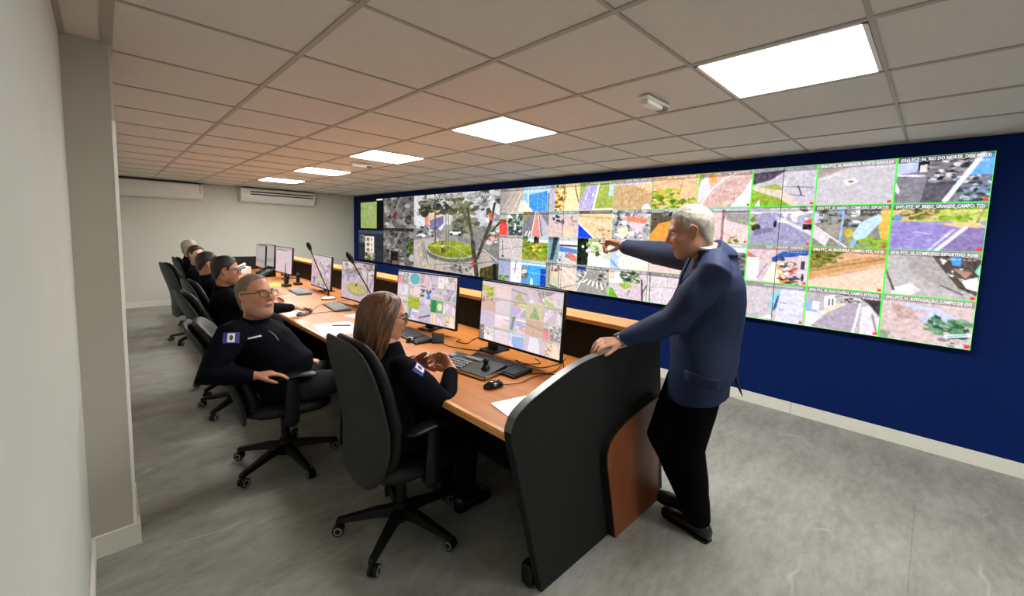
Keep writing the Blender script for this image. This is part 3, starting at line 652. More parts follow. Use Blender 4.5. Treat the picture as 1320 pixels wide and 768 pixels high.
def square(w, h):
    """the roundabout with trees and parked cars that fills four displays"""
    cv = Canvas(w, h, '#8f8b86', 7)
    cv.draw([('r', '#cfcac8', 0, 0, 1, .4), ('r', '#8b8888', .0, .45, 1, 1), ('b', 40, .7, .05, 1, .4, .06, ['#c9c8d4', '#aeb0bc', '#e0dede', '#8c8c90']),
             ('p', '#d3d5e2', [(.02, .12), (.13, .15), (.15, .42), (.04, .42)]), ('r', '#3c404a', .045, .22, .07, .27), ('r', '#3c404a', .1, .21, .125, .26),
             ('p', '#d88a55', [(.15, .2), (.2, .2), (.21, .4), (.16, .4)]), ('p', '#e2c4a4', [(.21, .2), (.36, .18), (.38, .36), (.22, .4)]), ('p', '#7774a0', [(.22, .34), (.4, .28), (.4, .42), (.24, .48)]),
             ('b', 20, .03, .42, .3, .56, .03, ['#3a3c40', '#5c5c5c', '#2e3c34', '#c8c8c8']), ('p', '#9c9894', [(.42, .4), (.58, .3), (.75, .55), (.35, .6)]), ('p', '#7e7c7c', [(.5, .45), (.62, .33), (.68, .36), (.6, .6)]),
             ('b', 90, .08, .02, .62, .26, .05, ['#3f4034', '#5c5c44', '#7c7868', '#b9b4a8', '#2f302a']), ('b', 80, .52, .12, .78, .48, .05, ['#5c6046', '#76785c', '#4a4c3a', '#8e8c74']), ('b', 60, .74, .0, 1, .26, .05, ['#4a4c44', '#c9c9cc', '#8c8c88', '#e2e2e2']),
             ('p', '#b9ada4', [(.0, .62), (.3, .56), (.5, .62), (.9, .72), (1, .9), (1, 1), (0, 1)]), ('p', '#87847f', [(.72, .5), (1, .6), (1, .76), (.78, .6)]), ('l', '#dcd8d0', .8, .64, 1, .8, .008),
             ('e', '#8b8c84', .48, .75, .3, .115), ('e', '#6f6e68', .48, .77, .29, .1), ('e', '#b4b3a8', .48, .71, .29, .115), ('e', '#7d8a24', .48, .705, .275, .105), ('e', '#94a032', .5, .68, .23, .07), ('l', '#c9cc7c', .22, .68, .5, .66, .008), ('l', '#c9cc7c', .5, .66, .74, .78, .008), ('l', '#b9bc6c', .5, .67, .74, .63, .006),
             ('b', 12, .34, .68, .5, .76, .03, ['#6a6a22', '#5c5020'], .5), ('r', '#2e2c34', .385, .6, .397, .7), ('r', '#e4e0e4', .378, .66, .405, .69), ('r', '#5c4c4c', .38, .69, .403, .76),
             ('e', '#e8e8ec', .12, .545, .05, .025), ('e', '#3a3a40', .1, .565, .02, .012), ('e', '#ececf0', .545, .49, .065, .03), ('r', '#3c3e44', .51, .455, .59, .48), ('e', '#24262a', .5, .515, .017, .016), ('e', '#24262a', .595, .515, .017, .016), ('p', '#e6e6ea', [(.34, .44), (.4, .38), (.4, .43), (.36, .48)]), ('e', '#4c4c54', .575, .34, .03, .02), ('e', '#d8dce0', .46, .37, .03, .025),
             ('l', '#57524a', .29, .0, .3, .62, .016), ('l', '#6c685c', .43, .2, .44, .64, .008), ('l', '#6c685c', .46, .2, .465, .7, .01), ('l', '#55503f', .68, .2, .74, .6, .03), ('l', '#4b463a', .74, .6, .79, 1, .045), ('l', '#4b463a', .79, .78, .92, .35, .032), ('l', '#4b463a', .86, .58, 1, .36, .022), ('l', '#46423a', .92, .35, .95, .15, .022),
             ('l', '#57524e', .12, .66, .16, .85, .01), ('l', '#57524e', .14, .64, .2, .9, .01), ('l', '#75706a', .22, .82, .32, .86, .008), ('l', '#8c8a84', .6, .72, .605, .97, .014), ('l', '#6e6a66', .3, .92, .8, .84, .008), ('l', '#6e6a66', .4, .96, .95, .8, .008), ('b', 20, .5, .9, .76, 1, .03, ['#4a4c50', '#8c8c8c', '#6c6c6c'], .7),
             ('r', '#b8443c', .735, .8, .757, .9), ('p', '#4a4424', [(.82, .9), (1, .82), (1, 1), (.82, 1)]), ('b', 16, .84, .88, 1, 1, .03, ['#5c5430', '#3c3c20', '#6a4c2c']), ('r', '#d86a44', .9, .25, .93, .34), ('b', 10, .9, .4, 1, .6, .04, ['#d8ccc4', '#c8503c', '#e8e4dc']), ('n', .045, (40, 24), True), ('n', .02, (20, 12))])
    return cv

def grey_scene(w, h, seed, green):
    cv = Canvas(w, h, '#77726e', seed)
    cv.draw([('b', 90, 0, 0, 1, 1, .09, ['#4a4848', '#8e8a86', '#a8a4a0', '#5c5854', '#c2c0bc', '#3a3838', '#6e6a60']), ('l', '#8c8682', .0, .1, .35, .5, .06), ('l', '#9a948e', .35, .5, .6, .0, .06)])
    if green: cv.draw([('r', '#2e2826', .26, .6, .52, 1), ('b', 16, .8, .2, 1, .7, .1, ['#4c6428', '#3c4c24', '#6a7c34']), ('e', '#c8d0cc', .95, .75, .1, .1), ('r', '#8c6a5c', .3, .88, .5, 1)])
    else: cv.draw([('p', '#8c3c48', [(.3, .55), (.42, .38), (.5, .5), (.4, .65)]), ('e', '#d8d4d0', .12, .78, .08, .05), ('r', '#3c3a38', 0, .9, 1, 1)])
    cv.noise(.05, (20, 14), True)
    cv.a = cv.a * 0.86
    return cv

def map_scene(w, h):
    cv = Canvas(w, h, '#121418', 3)
    cv.rect('#a8bc6c', .1, .09, .74, .93)
    cv.blobs(60, .12, .1, .72, .92, .06, ['#9cb860', '#b4c078', '#94b068', '#a8b884', '#88a860'])
    cv.blobs(14, .42, .2, .6, .5, .04, ['#d0b8a8', '#c8a8a0', '#d8ccb4'])
    cv.line('#8ab0c0', .3, .1, .45, .3, .02); cv.line('#c8b090', .5, .3, .6, .9, .02)
    cv.a *= 0.9
    cv.rect('#e8e8e8', .74, .01, .96, .055)
    return cv

def panel_scene(w, h):
    cv = Canvas(w, h, '#2c3036', 4)
    cv.rect('#3c4a5c', 0, .02, 1, .12); cv.rect('#23262c', 0, .5, 1, .56)
    cv.rect('#5c5854', .04, .16, .26, .42); cv.blobs(20, .04, .2, .26, .42, .05, ['#8c867c', '#4a4844'])
    cv.rect('#dcd6cc', .28, .2, .64, .74)
    for k in range(3):
        cv.rect('#8c6a58', .34, .25 + k * .17, .46, .36 + k * .17); cv.rect('#5c5c64', .52, .28 + k * .17, .57, .33 + k * .17)
    cv.blobs(24, .3, .74, .64, .95, .06, ['#8c7c64', '#6c7048', '#c8b8a0'])
    cv.noise(.02, (20, 14), True)
    return cv

M_screen = attr_emit('display_picture', SCREEN)
M_text = emit('screen_lettering', '#ffffff', SCREEN * 0.95)
M_dtext = emit('screen_lettering_soft', '#d8d8d8', SCREEN * 0.9)

def screen_mesh(name, arr, to3d, parent, material):
    """a flat grid carrying a picture as colours of its vertices; to3d maps (u, v) arrays to points"""
    h, w, _ = arr.shape
    uu, vv = np.meshgrid(np.arange(w) / (w - 1), np.arange(h) / (h - 1))
    co = to3d(uu.ravel(), vv.ravel())
    idx = np.arange(w * h).reshape(h, w)
    q = np.stack([idx[:-1, :-1], idx[1:, :-1], idx[1:, 1:], idx[:-1, 1:]], -1).reshape(-1, 4)
    me = bpy.data.meshes.new(name)
    me.vertices.add(w * h); me.vertices.foreach_set('co', co.ravel())
    me.loops.add(q.size); me.loops.foreach_set('vertex_index', q.ravel().astype(np.int32))
    me.polygons.add(len(q)); me.polygons.foreach_set('loop_start', np.arange(0, q.size, 4, dtype=np.int32))
    me.update(calc_edges=True)
    a = np.clip(arr.reshape(-1, 3), 0, 1)
    lin = np.where(a <= 0.04045, a / 12.92, ((a + 0.055) / 1.055) ** 2.4)
    set_col(me, lin)
    return link_mesh(name, me, material, parent)

def caption(text, y_left, z, width, height, x, parent, m):
    cu = bpy.data.curves.new('caption', 'FONT')
    cu.body = text; cu.size = 1.0; cu.resolution_u = 2; cu.offset = 0.02
    tmp = bpy.data.objects.new('caption_text', cu); C.objects.link(tmp)
    dg = bpy.context.evaluated_depsgraph_get()
    me = bpy.data.meshes.new_from_object(tmp.evaluated_get(dg))
    bpy.data.objects.remove(tmp)
    co = get_co(me); x0, x1 = co[:, 0].min(), co[:, 0].max()
    sx, sy = width / max(x1 - x0, 1e-3), height / 0.73
    set_co(me, np.stack([np.full(len(co), x), y_left - (co[:, 0] - x0) * sx, z + co[:, 1] * sy], 1))
    me.materials.clear()
    return link_mesh('caption', me, m, parent)

# ------------------------------------------------------------------ the video wall: eight columns of two displays
VY0, VZ0, VW, VH, VX = -0.222, 0.838, 1.2413, 0.6945, 4.36
NC, NR = 210, 120
wall = {}
right = Canvas(10 * FW, 4 * FH)
for r in range(4):
    for c in range(10):
        right.paste(feed(r, c), c * FW, r * FH)
sqa = square(2 * NC, 2 * NR).fine()
righta = right.fine()
for k in range(8):              # k counts displays from the far end (left) to the near end (right)
    for r in range(2):
        if k == 0: a = (map_scene(100, 72) if r == 0 else panel_scene(100, 72)).fine()
        elif k == 1: a = grey_scene(110, 72, 20 + r, r == 1).fine()
        elif k < 4: a = sqa[r * NR:(r + 1) * NR, (k - 2) * NC:(k - 1) * NC]
        else: a = righta[r * NR:(r + 1) * NR, (k - 4) * NC:(k - 3) * NC]
        wall[k, r] = a
what = {(0, 0): 'showing a green map on black', (0, 1): 'showing a dark page with a pale list', (1, 0): 'showing a grey street scene with a red patch', (1, 1): 'showing a grey yard with a dark doorway',
        (2, 0): 'showing the pale building and parked cars of the square', (2, 1): 'showing the statue on the green roundabout', (3, 0): 'showing trees and a white car beyond the roundabout', (3, 1): 'showing the forked tree trunk beside the roundabout',
        (4, 0): 'with a blue canopy and a road with a red lane', (4, 1): 'with green bushes and a bright blue building', (5, 0): 'with a purple road beside grass and a brown field', (5, 1): 'with a pedestrian crossing and a green park corner',
        (6, 0): 'with palm bushes and an orange court', (6, 1): 'mostly hidden behind the standing man in the blue jacket', (7, 0): 'with the dark roof, grey road and purple tiles', (7, 1): 'with the tan dirt road and the grey lane at the wall end'}
M_bezel = mat('display_bezel', '#0c0d10', 0.4, var=0.03)
for k in range(8):
    yc = VY0 + VW * (7.5 - k)
    for r in range(2):
        zc = VZ0 + VH * (1.5 - r)
        t = thing('video_wall_display', '%s wall display %s' % ('upper' if r == 0 else 'lower', what[k, r]), 'display', (XW, yc, zc), 0, 'displays of the video wall')
        w2, h2 = VW / 2 - 0.0008, VH / 2 - 0.0002
        bm = BM(); box(bm, VX - XW + 0.004, -0.004, -w2, w2, -h2, h2, 0.002, 1); obj('housing', bm, M_bezel, t)
        bz = 0.0016; x = VX - XW + 0.002
        def f3(u, v, w2=w2, h2=h2, x=x, bz=bz):
            return np.stack([np.full_like(u, x), (w2 - bz) - u * 2 * (w2 - bz), (h2 - 0.0001) - v * 2 * (h2 - 0.0001)], 1)
        screen_mesh('screen', wall[k, r], f3, t, M_screen)
        if k >= 4:
            for (rr, cc), s in CAPTIONS.items():
                if rr // 2 != r: continue
                y_l = VY0 + 4 * VW - cc * 0.4965 - 0.02
                if abs(y_l - 0.2 - yc) > VW / 2 and not (yc - VW / 2 < y_l <= yc + VW / 2): continue
                if not (yc - VW / 2 < y_l - 0.24 <= yc + VW / 2): continue
                z = VZ0 + 2 * VH - rr * 0.34725 - 0.034
                caption(s, y_l - yc, z - zc, 0.455, 0.0235, x - 0.002, t, M_text)
        if (k, r) == (2, 0):
            caption('(17) PTZ_17_PRAÇA NESTOR', w2 - 0.05, h2 - 0.085, VW - 0.06, 0.06, x - 0.002, t, M_dtext)
        if (k, r) == (3, 0):
            caption('GOMES: PTZ_17_PRAÇA(9)', w2 - 0.01, h2 - 0.085, VW - 0.04, 0.06, x - 0.002, t, M_dtext)
            caption('24-07-2024', w2 - 0.42, h2 - 0.165, 0.42, 0.05, x - 0.002, t, M_dtext)
# ------------------------------------------------------------------ the control desk
DZ = 0.77                                   # top of the worktop
DX0, DX1, DXL = 1.12, 2.19, 2.41            # front edge, back panel, back of the ledge
DY0, DY1 = 1.13, 8.72                       # between the end panels
desk = thing('control_desk', 'long wooden control room desk with black curved end panels and raised back ledge', 'desk', (0, 0, 0))
bm = BM()
prism(bm, [(DX0, DZ - 0.028), (DX0 + 0.004, DZ - 0.012), (DX0 + 0.02, DZ), (DX1, DZ), (DX1, DZ - 0.034), (DX0 + 0.012, DZ - 0.034)], DY0, DY1, 'y')
obj('worktop', bm, M_wood, desk)
bm = BM()
prism(bm, [(DX0 - 0.003, DZ - 0.03), (DX0 - 0.001, DZ - 0.012), (DX0 + 0.006, DZ - 0.003), (DX0 + 0.022, DZ + 0.001), (DX0 + 0.022, DZ - 0.002), (DX0 + 0.006, DZ - 0.03)], DY0, DY1, 'y')
obj('front_edging', bm, M_wood_edge, desk)
bm = BM(); box(bm, DX1, DX1 + 0.02, DY0, DY1, 0.1, 1.012); obj('back_panel', bm, M_black, desk)
bm = BM(); box(bm, DXL - 0.03, DXL - 0.01, DY0, DY1, 0.02, 1.012); obj('rear_panel', bm, M_black, desk)
bm = BM(); box(bm, DX1 - 0.01, DXL, DY0, DY1, 1.012, 1.04, 0.003, 2); obj('ledge', bm, M_wood_edge, desk)
bm = BM(); box(bm, 1.72, 1.74, DY0, DY1, 0.12, DZ - 0.034); obj('modesty_panel', bm, M_black, desk)
for y in (2.35, 3.55, 4.75, 5.95, 7.15):
    bm = BM(); box(bm, 1.5, 2.38, y - 0.012, y + 0.012, 0.0, DZ - 0.034); obj('support_panel', bm, M_black, desk)
end_ = [(1.315, 0.0), (1.095, 0.765), (1.094, 0.80), (1.102, 0.83), (1.125, 0.862), (1.19, 0.897), (1.28, 0.927), (1.38, 0.955), (1.48, 0.98), (1.56, 0.993), (1.66, 1.0), (2.30, 1.0), (2.455, 0.0)]
end = [end_[0]] + [(p.x, p.y) for p in spline([Vector((x, z, 0)) for x, z in end_[1:11]], 4)] + end_[11:]
for (a, b) in ((1.09, 1.13), (8.72, 8.76)):
    bm = BM(); prism(bm, end, a, b, 'y', 0, 0.003)
    e = obj('end_panel', bm, M_black, desk)
    bm = BM()
    top = end[5:-1]
    def off(pts, d):
        out = []
        for i, p in enumerate(pts):
            q0, q1 = pts[max(0, i - 1)], pts[min(len(pts) - 1, i + 1)]
            t = Vector((q1[0] - q0[0], q1[1] - q0[1])).normalized(); out.append((p[0] - t.y * d, p[1] + t.x * d))
        return out
    o_ = off(top, 0.0025)
    prism(bm, o_ + top[::-1], a + 0.001, b - 0.001, 'y')
    obj('edge_band', bm, M_edge, e)
bm = BM()
inner_ = [(1.845, 0.0), (1.735, 0.43), (1.728, 0.49), (1.745, 0.54), (1.785, 0.575), (1.85, 0.602), (1.95, 0.626), (2.06, 0.645), (2.18, 0.658), (2.26, 0.664), (2.318, 0.0)]
inner = inner_[:1] + [(p.x, p.y) for p in spline([Vector((x, z, 0)) for x, z in inner_[1:10]], 3)] + inner_[10:]
prism(bm, [(x, z) for x, z in inner], 1.0545, 1.09, 'y'); ip = obj('side_box', bm, M_black, desk)
bm = BM(); prism(bm, [(x + (0.004 if x < 1.86 else 0), z - (0.004 if z > 0.5 else 0)) for x, z in inner], 1.05, 1.0545, 'y'); obj('wood_face', bm, M_wood_dark, ip)
for y in (1.165, 3.0, 5.0, 7.0):
    bm = BM(); box(bm, 1.285, 1.36, y - 0.03, y + 0.03, 0.0, 0.10, 0.01, 2); box(bm, 1.33, 1.74, y - 0.03, y + 0.03, 0.05, 0.11, 0.006, 1); obj('foot', bm, M_plas, desk)
for (x, y) in ((2.05, 2.3), (2.05, 3.45), (2.05, 4.7)):
    bm = BM(); cyl(bm, (x, y, DZ - 0.002), (x, y, DZ + 0.003), 0.03, 20); obj('cable_grommet', bm, M_plas, desk)

# ------------------------------------------------------------------ monitors
def monitor_picture(kind, w=120, h=72, seed=0):
    cv = Canvas(w, h, '#d9c3cc', seed)
    if kind == 'grid':
        cw, ch = w // 5, h // 4
        rng = random.Random(seed)
        keys = [(r, c) for r in range(4) for c in range(10) if (r, c) not in ((2, 6), (1, 5))]
        rng.shuffle(keys)
        for r in range(4):
            for c in range(5):
                k = keys[r * 5 + c]
                f = feed(k[0], k[1], cw, ch)
                f.a = f.a * 0.5 + np.array([0.97, 0.86, 0.9]) * 0.5
                f.rect('#cfc0c8', 0, 0, 1, 1.0 / ch); f.rect('#cfc0c8', 0, 0, 1.0 / cw, 1)
                cv.paste(f, c * cw, r * ch)
    elif kind == 'grid5':
        cv.a = np.repeat(np.repeat(monitor_picture('grid', w, h, seed), SS, 0), SS, 1)
        cw, ch = w // 5, h // 4
        def cell(r, c, bg, ops):
            f = Canvas(cw, ch, bg, seed + r * 5 + c); f.draw(ops); cv.paste(f, c * cw, r * ch)
        if seed == 11:   # nearest monitor: tree in its first tile
            cell(0, 0, '#e3d0d4', [('b', 50, 0, .3, .9, 1, .14, ['#b8c43c', '#9cb034', '#d0c860'])])
            cell(0, 2, '#d8c4cc', [('p', '#b8bc84', [(.2, .9), (.5, .4), (.9, 1)]), ('l', '#b49ca4', 0, .3, 1, .5, .08), ('n', .04)])
            cell(1, 0, '#dcb8a8', [('b', 12, 0, 0, 1, .4, .12, ['#a89494', '#8c8088']), ('n', .04)])
            cell(1, 3, '#dccaa8', [('p', '#a3b480', [(.5, .1), (.8, .9), (.2, .9)]), ('n', .05)])
            cell(2, 3, '#d8b8a4', [('l', '#c09c84', 0, .3, 1, .5, .1), ('n', .04)])
            cell(2, 0, '#d8c4dc', [('n', .03)]); cell(3, 3, '#dccad4', [('p', '#f0ecf4', [(.3, 0), (.8, .1), (.9, 1), (.2, 1)]), ('n', .03)])
        else:
            cell(0, 1, '#dcd0d4', [('e', '#6cb4c0', .55, .5, .42, .45), ('n', .04)])
            cell(2, 1, '#b4bc4c', [('b', 16, 0, 0, 1, 1, .15, ['#98a838', '#c8cc6c']), ('n', .05)])
            cell(2, 3, '#7ab070', [('r', '#3c8c54', 0, 0, .45, 1), ('e', '#e8e8c8', .75, .5, .2, .3)])
            cell(1, 2, '#d8ccd0', [('b', 24, 0, 0, 1, 1, .14, ['#2c2c34', '#5c5c6c', '#e8e0e4']), ('p', '#5c88d8', [(.6, 1), (.8, .4), (1, 1)])])
            cell(3, 0, '#5c98d8', [('r', '#d8d0dc', .6, 0, 1, 1), ('n', .05)])
            cell(3, 2, '#c8bcd0', [('l', '#6c648c', 0, .7, 1, .3, .12), ('n', .05)])
    elif kind == 'square':
        cv.a[:] = hexc('#cdb6c0')
        cv.draw([('r', '#d8c8cc', 0, 0, 1, .35), ('b', 30, 0, .25, .5, .5, .06, ['#8f8aa8', '#b4a8bc', '#a49cb8']), ('b', 50, .1, .0, 1, .3, .07, ['#a89c94', '#8c8478', '#c8b8b4']), ('e', '#a8a07c', .5, .7, .3, .17), ('e', '#c0b86c', .5, .68, .27, .14), ('r', '#5c5458', .46, .56, .52, .62),
                 ('l', '#948890', .8, .2, .84, 1, .03), ('l', '#948890', .84, .7, 1, .3, .03), ('l', '#b8a8b0', .6, .3, .62, .95, .015), ('n', .03)])
    elif kind == 'mosaic':
        cv.draw([('b', 90, .1, .2, 1, 1, .08, ['#b49cac', '#8c7c8c', '#c8b090', '#d8a8a0', '#a49cc0', '#e0d0d4']), ('r', '#d8b4bc', 0, .1, .3, .7), ('r', '#4c4450', .14, .75, .2, .9), ('e', '#c8c09c', .55, .75, .2, .12), ('n', .04)])
    elif kind == 'page':
        cv.a[:] = hexc('#dcc6ca'); cv.draw([('r', '#c8b0b8', 0, 0, 1, .12), ('r', '#4c444c', .1, .1, .7, .13), ('b', 10, .1, .2, .9, .9, .1, ['#d0b8bc', '#e4d4d4'], .4)])
    else:
        cv.a[:] = hexc('#b4aca6'); cv.draw([('r', '#a49c98', 0, .6, 1, .8), ('r', '#c4a890', 0, .8, .6, 1), ('b', 10, 0, 0, 1, .6, .1, ['#bcb4ac', '#a8a09c'], .4)])
    cv.a = np.clip(cv.a, 0, 1)
    return cv.fine()

M_mon = attr_emit('monitor_picture', SCREEN * 0.88)
def monitor(x, y, yaw, w, h, zb, pic, lab, seed=0, res=(150, 90), base_y=0.0):
    """x, y, zb: middle of the lower edge of the front; the screen looks along -x turned by yaw"""
    t = thing('monitor', lab, 'monitor', (x, y, DZ), -yaw)
    z0 = zb - DZ; tl = Matrix.Translation((0, 0, z0)) @ Matrix.Rotation(R(3), 4, 'Y')
    bm = BM(); box(bm, 0.0, 0.022, -w / 2, w / 2, 0, h, 0.004, 2, tl); box(bm, 0.02, 0.045, -w * 0.3, w * 0.3, h * 0.15, h * 0.75, 0.012, 2, tl)
    obj('housing', bm, M_plas, t)
    b = 0.011
    def f3(u, v):
        p = np.stack([np.full_like(u, -0.0015), (w / 2 - b) - u * (w - 2 * b), h - b - v * (h - 2 * b - 0.006)], 1)
        m = np.array(tl); return p @ m[:3, :3].T + m[:3, 3]
    screen_mesh('screen', monitor_picture(pic, res[0], res[1], seed), f3, t, M_mon)
    bm = BM(); box(bm, 0.05, 0.08, base_y - 0.04, base_y + 0.04, 0.01, z0 + h * 0.45, 0.008, 2); obj('stand', bm, M_plas, t)
    bm = BM(); box(bm, 0.0, 0.16, base_y - 0.07, base_y + 0.07, 0.0, 0.014, 0.006, 2); obj('base', bm, M_plas, t)
    return t
monitor(1.81, 1.789, -0.035, 0.70, 0.415, 0.842, 'grid5', 'nearest monitor, grid of street camera views, behind the joystick controller', 11, (200, 120), 0.27)
monitor(1.81, 2.835, -0.17, 0.70, 0.415, 0.818, 'grid5', 'second monitor along the desk, camera grid with a teal tile, beyond the woman', 23, (200, 120))
monitor(1.82, 4.118, -0.045, 0.70, 0.415, 0.818, 'square', 'third monitor along the desk, showing a pale green roundabout behind a gooseneck microphone', 5)
monitor(1.90, 5.33, 0.02, 0.69, 0.41, 0.815, 'mosaic', 'fourth monitor along the desk, pinkish street picture behind the farther gooseneck microphone', 6, (100, 60))
monitor(1.93, 6.93, -0.045, 0.69, 0.405, 0.85, 'page', 'fifth monitor along the desk, pale pink page, behind the two handheld radios', 7, (60, 40))
monitor(1.88, 8.02, 0.03, 0.66, 0.39, 0.85, 'dull', 'last monitor at the far end of the desk, dull grey picture', 8, (60, 40))
monitor(2.02, 8.22, -0.25, 0.5, 0.39, 0.85, 'dull', 'monitor tucked behind the last one at the far end of the desk', 9, (40, 30))

# ------------------------------------------------------------------ keyboards, mice, papers
KEY_ME = {}
def key_mesh(w, d):
    k = (round(w, 4), round(d, 4))
    if k not in KEY_ME:
        b = BM(); r = bmesh.ops.create_cube(b, size=1.0)
        for v in r['verts']:
            f = 0.8 if v.co.z > 0 else 1.0
            v.co = Vector((v.co.x * w * f, v.co.y * d * f, (v.co.z + 0.5) * 0.006))
        me = bpy.data.meshes.new('key'); b.to_mesh(me); b.free(); KEY_ME[k] = me
    return KEY_ME[k]

def keyboard(x, y, rz, L, W, lab, body, keym, singles, cols=19, rows=6, z=DZ):
    """long side along local y, front edge towards -x"""
    t = thing('keyboard', lab, 'keyboard', (x, y, z), rz)
    bm = BM()
    prism(bm, [(-W / 2, 0), (-W / 2, 0.012), (-W / 2 + 0.006, 0.016), (W / 2 - 0.006, 0.026), (W / 2, 0.022), (W / 2, 0)], -L / 2, L / 2, 'y', 0, 0.002)
    obj('case', bm, body, t)
    px, py = (W - 0.024) / rows, (L - 0.02) / cols
    allbm = BM() if not singles else None
    for r in range(rows):
        for c in range(cols):
            if c in (cols - 5, ): continue
            kx = -W / 2 + 0.012 + (r + 0.5) * px; ky = L / 2 - 0.01 - (c + 0.5) * py; kz = 0.0155 + 0.01 * (kx + W / 2) / W
            wide = 1
            if r == 0 and 4 <= c <= 8:
                if c != 6: continue
                wide = 5
            if singles:
                me = key_mesh(px * 0.86, py * wide - py * 0.14)
                o = bpy.data.objects.new('key', me); C.objects.link(o); o.parent = t; o.location = (kx, ky, kz)
                if not me.materials: me.materials.append(keym)
            else:
                box(allbm, kx - px * .42, kx + px * .42, ky - py * .43 * wide, ky + py * .43 * wide, kz, kz + 0.005)
    if not singles:
        k = obj('keys', allbm, keym, t); k['kind'] = 'stuff'
    return t
M_key = mat('black_keycaps', '#232427', 0.45, var=0.05)
M_key2 = mat('grey_keycaps', '#6b7072', 0.5, var=0.05)
M_case2 = mat('grey_case', '#4a4f51', 0.5, var=0.05)
keyboard(1.648, 1.80, R(4), 0.45, 0.165, 'black full size keyboard behind the joystick controller', M_plas, M_key, False)
keyboard(1.63, 2.70, R(-6), 0.42, 0.145, 'black keyboard under the second monitor, partly behind the red-haired woman', M_plas, M_key, False)
keyboard(1.645, 4.17, R(-6), 0.44, 0.15, 'flat dark grey keyboard in front of the roundabout monitor', M_case2, M_key2, False)
keyboard(1.68, 5.38, R(-4), 0.44, 0.16, 'flat grey keyboard in front of the fourth monitor', M_case2, M_key2, False)

# joystick controller
t = thing('joystick_controller', 'black camera control keyboard with a joystick and silver front edge, before the woman', 'controller', (1.505, 1.865, DZ), R(8))
bm = BM(); prism(bm, [(-0.095, 0), (-0.095, 0.022), (0.095, 0.045), (0.1, 0.04), (0.1, 0)], -0.2, 0.2, 'y', 0, 0.003); obj('case', bm, M_plas, t)
bm = BM(); box(bm, -0.099, -0.094, -0.2, 0.2, 0.006, 0.018, 0.001, 1); box(bm, -0.09, 0.098, -0.2035, -0.199, 0.006, 0.022, 0.001, 1); obj('silver_edge', bm, M_metal, t)
bm = BM()
for r in range(4):
    for c in range(8):
        kx = -0.07 + r * 0.026; ky = 0.06 - c * 0.0001 + 0.11 - c * 0.024
        kz = 0.022 + (kx + 0.095) * 0.121
        box(bm, kx - 0.01, kx + 0.01, ky - 0.009, ky + 0.009, kz - 0.002, kz + 0.006)
o = obj('buttons', bm, M_key2, t); o['kind'] = 'stuff'
bm = BM(); box(bm, 0.045, 0.085, -0.04, 0.09, 0.038, 0.046, 0.002, 1); obj('display', bm, M_gplas, t)
bm = BM(); tube(bm, [(-0.005, -0.13, 0.03), (-0.005, -0.13, 0.045)], [0.03, 0.02], 20); tube(bm, [(-0.005, -0.13, 0.045), (-0.005, -0.13, 0.065)], [0.008, 0.009], 12); tube(bm, spline([(-0.005, -0.13, 0.064), (-0.005, -0.13, 0.073), (-0.003, -0.13, 0.082)], 3), [0.014] * 3 + [0.017] * 3 + [0.015], 14)
obj('joystick', bm, M_plas, t, True)
bm = BM(); ball(bm, (0.02, 0.165, 0.042), (0.035, 0.028, 0.014), 16); obj('jog_dial', bm, M_gplas, t, True)

M_gloss = mat('glossy_black', '#0f1012', 0.18, var=0.04)
def mouse(x, y, rz, lab, m=None, cable=None):
    t = thing('mouse', lab, 'mouse', (x, y, DZ), rz)
    bm = BM(); ball(bm, (0, 0, 0.008), (0.058, 0.031, 0.028), 20)
    for v in bm.verts:
        if v.co.z < 0.0015: v.co.z = 0.0015
        v.co.z *= 1 + 0.1 * (v.co.x < 0)
    obj('shell', bm, m or M_gloss, t, True)
    bm = BM(); cyl(bm, (0.03, -0.004, 0.031), (0.03, 0.004, 0.031), 0.008, 14); obj('wheel', bm, M_gplas, t, True)
    if cable:
        inv = Matrix.Rotation(-rz, 3, 'Z')
        pts = [inv @ Vector((px - x, py - y, 0.006)) for px, py in cable]
        bm = BM(); tube(bm, spline(pts, 6), 0.0025, 6); obj('cable', bm, M_plas, t, True)
mouse(1.416, 1.554, R(-15), 'glossy black mouse lying near the sheet of paper at the desk end', None, [(1.47, 1.54), (1.56, 1.5), (1.68, 1.52), (1.78, 1.5), (1.9, 1.52), (2.05, 1.6)])
mouse(1.568, 2.60, R(10), 'black mouse beside the black keyboard, in front of the red-haired woman')
mouse(1.345, 4.09, R(35), 'black mouse under the hand resting on the desk', None, [(1.4, 4.13), (1.5, 4.3), (1.6, 4.42), (1.8, 4.5), (2.0, 4.5)])
mouse(1.265, 3.985, R(15), 'dark silver-topped mouse lying beside the hand on the desk', mat('silver_black', '#6b6d70', 0.25, var=0.05), [(1.32, 3.99), (1.5, 3.98), (1.7, 3.9), (1.95, 3.8)])

def sheet(x, y, rz, w, h, lab, lines=14, z=0.0005):
    t = thing('paper_sheet', lab, 'paper', (x, y, DZ + z), rz)
    bm = BM(); box(bm, -h / 2, h / 2, -w / 2, w / 2, 0, 0.0015); obj('page', bm, M_paper, t)
    if lines:
        bm = BM(); rng = random.Random(int(x * 100))
        for k in range(lines):
            xx = h / 2 - 0.03 - k * (h - 0.06) / lines
            box(bm, xx, xx + 0.0022, w / 2 - 0.02 - rng.uniform(0.5, 1) * (w - 0.04), w / 2 - 0.02, 0.0015, 0.0018)
        o = obj('print', bm, mat('grey_ink', '#8d9194', 0.8, var=0.05), t); o['kind'] = 'stuff'
sheet(1.385, 1.262, R(-13), 0.23, 0.297, 'printed sheet of paper at the near end of the desk, beside the end panel', 14, 0.0025)
sheet(1.40, 1.255, R(-5), 0.22, 0.30, 'loose sheet lying under the printed page at the desk end', 0)
sheet(1.31, 3.30, R(-8), 0.44, 0.30, 'wide printed sheet with a pen on it, beside the red-haired woman', 12)
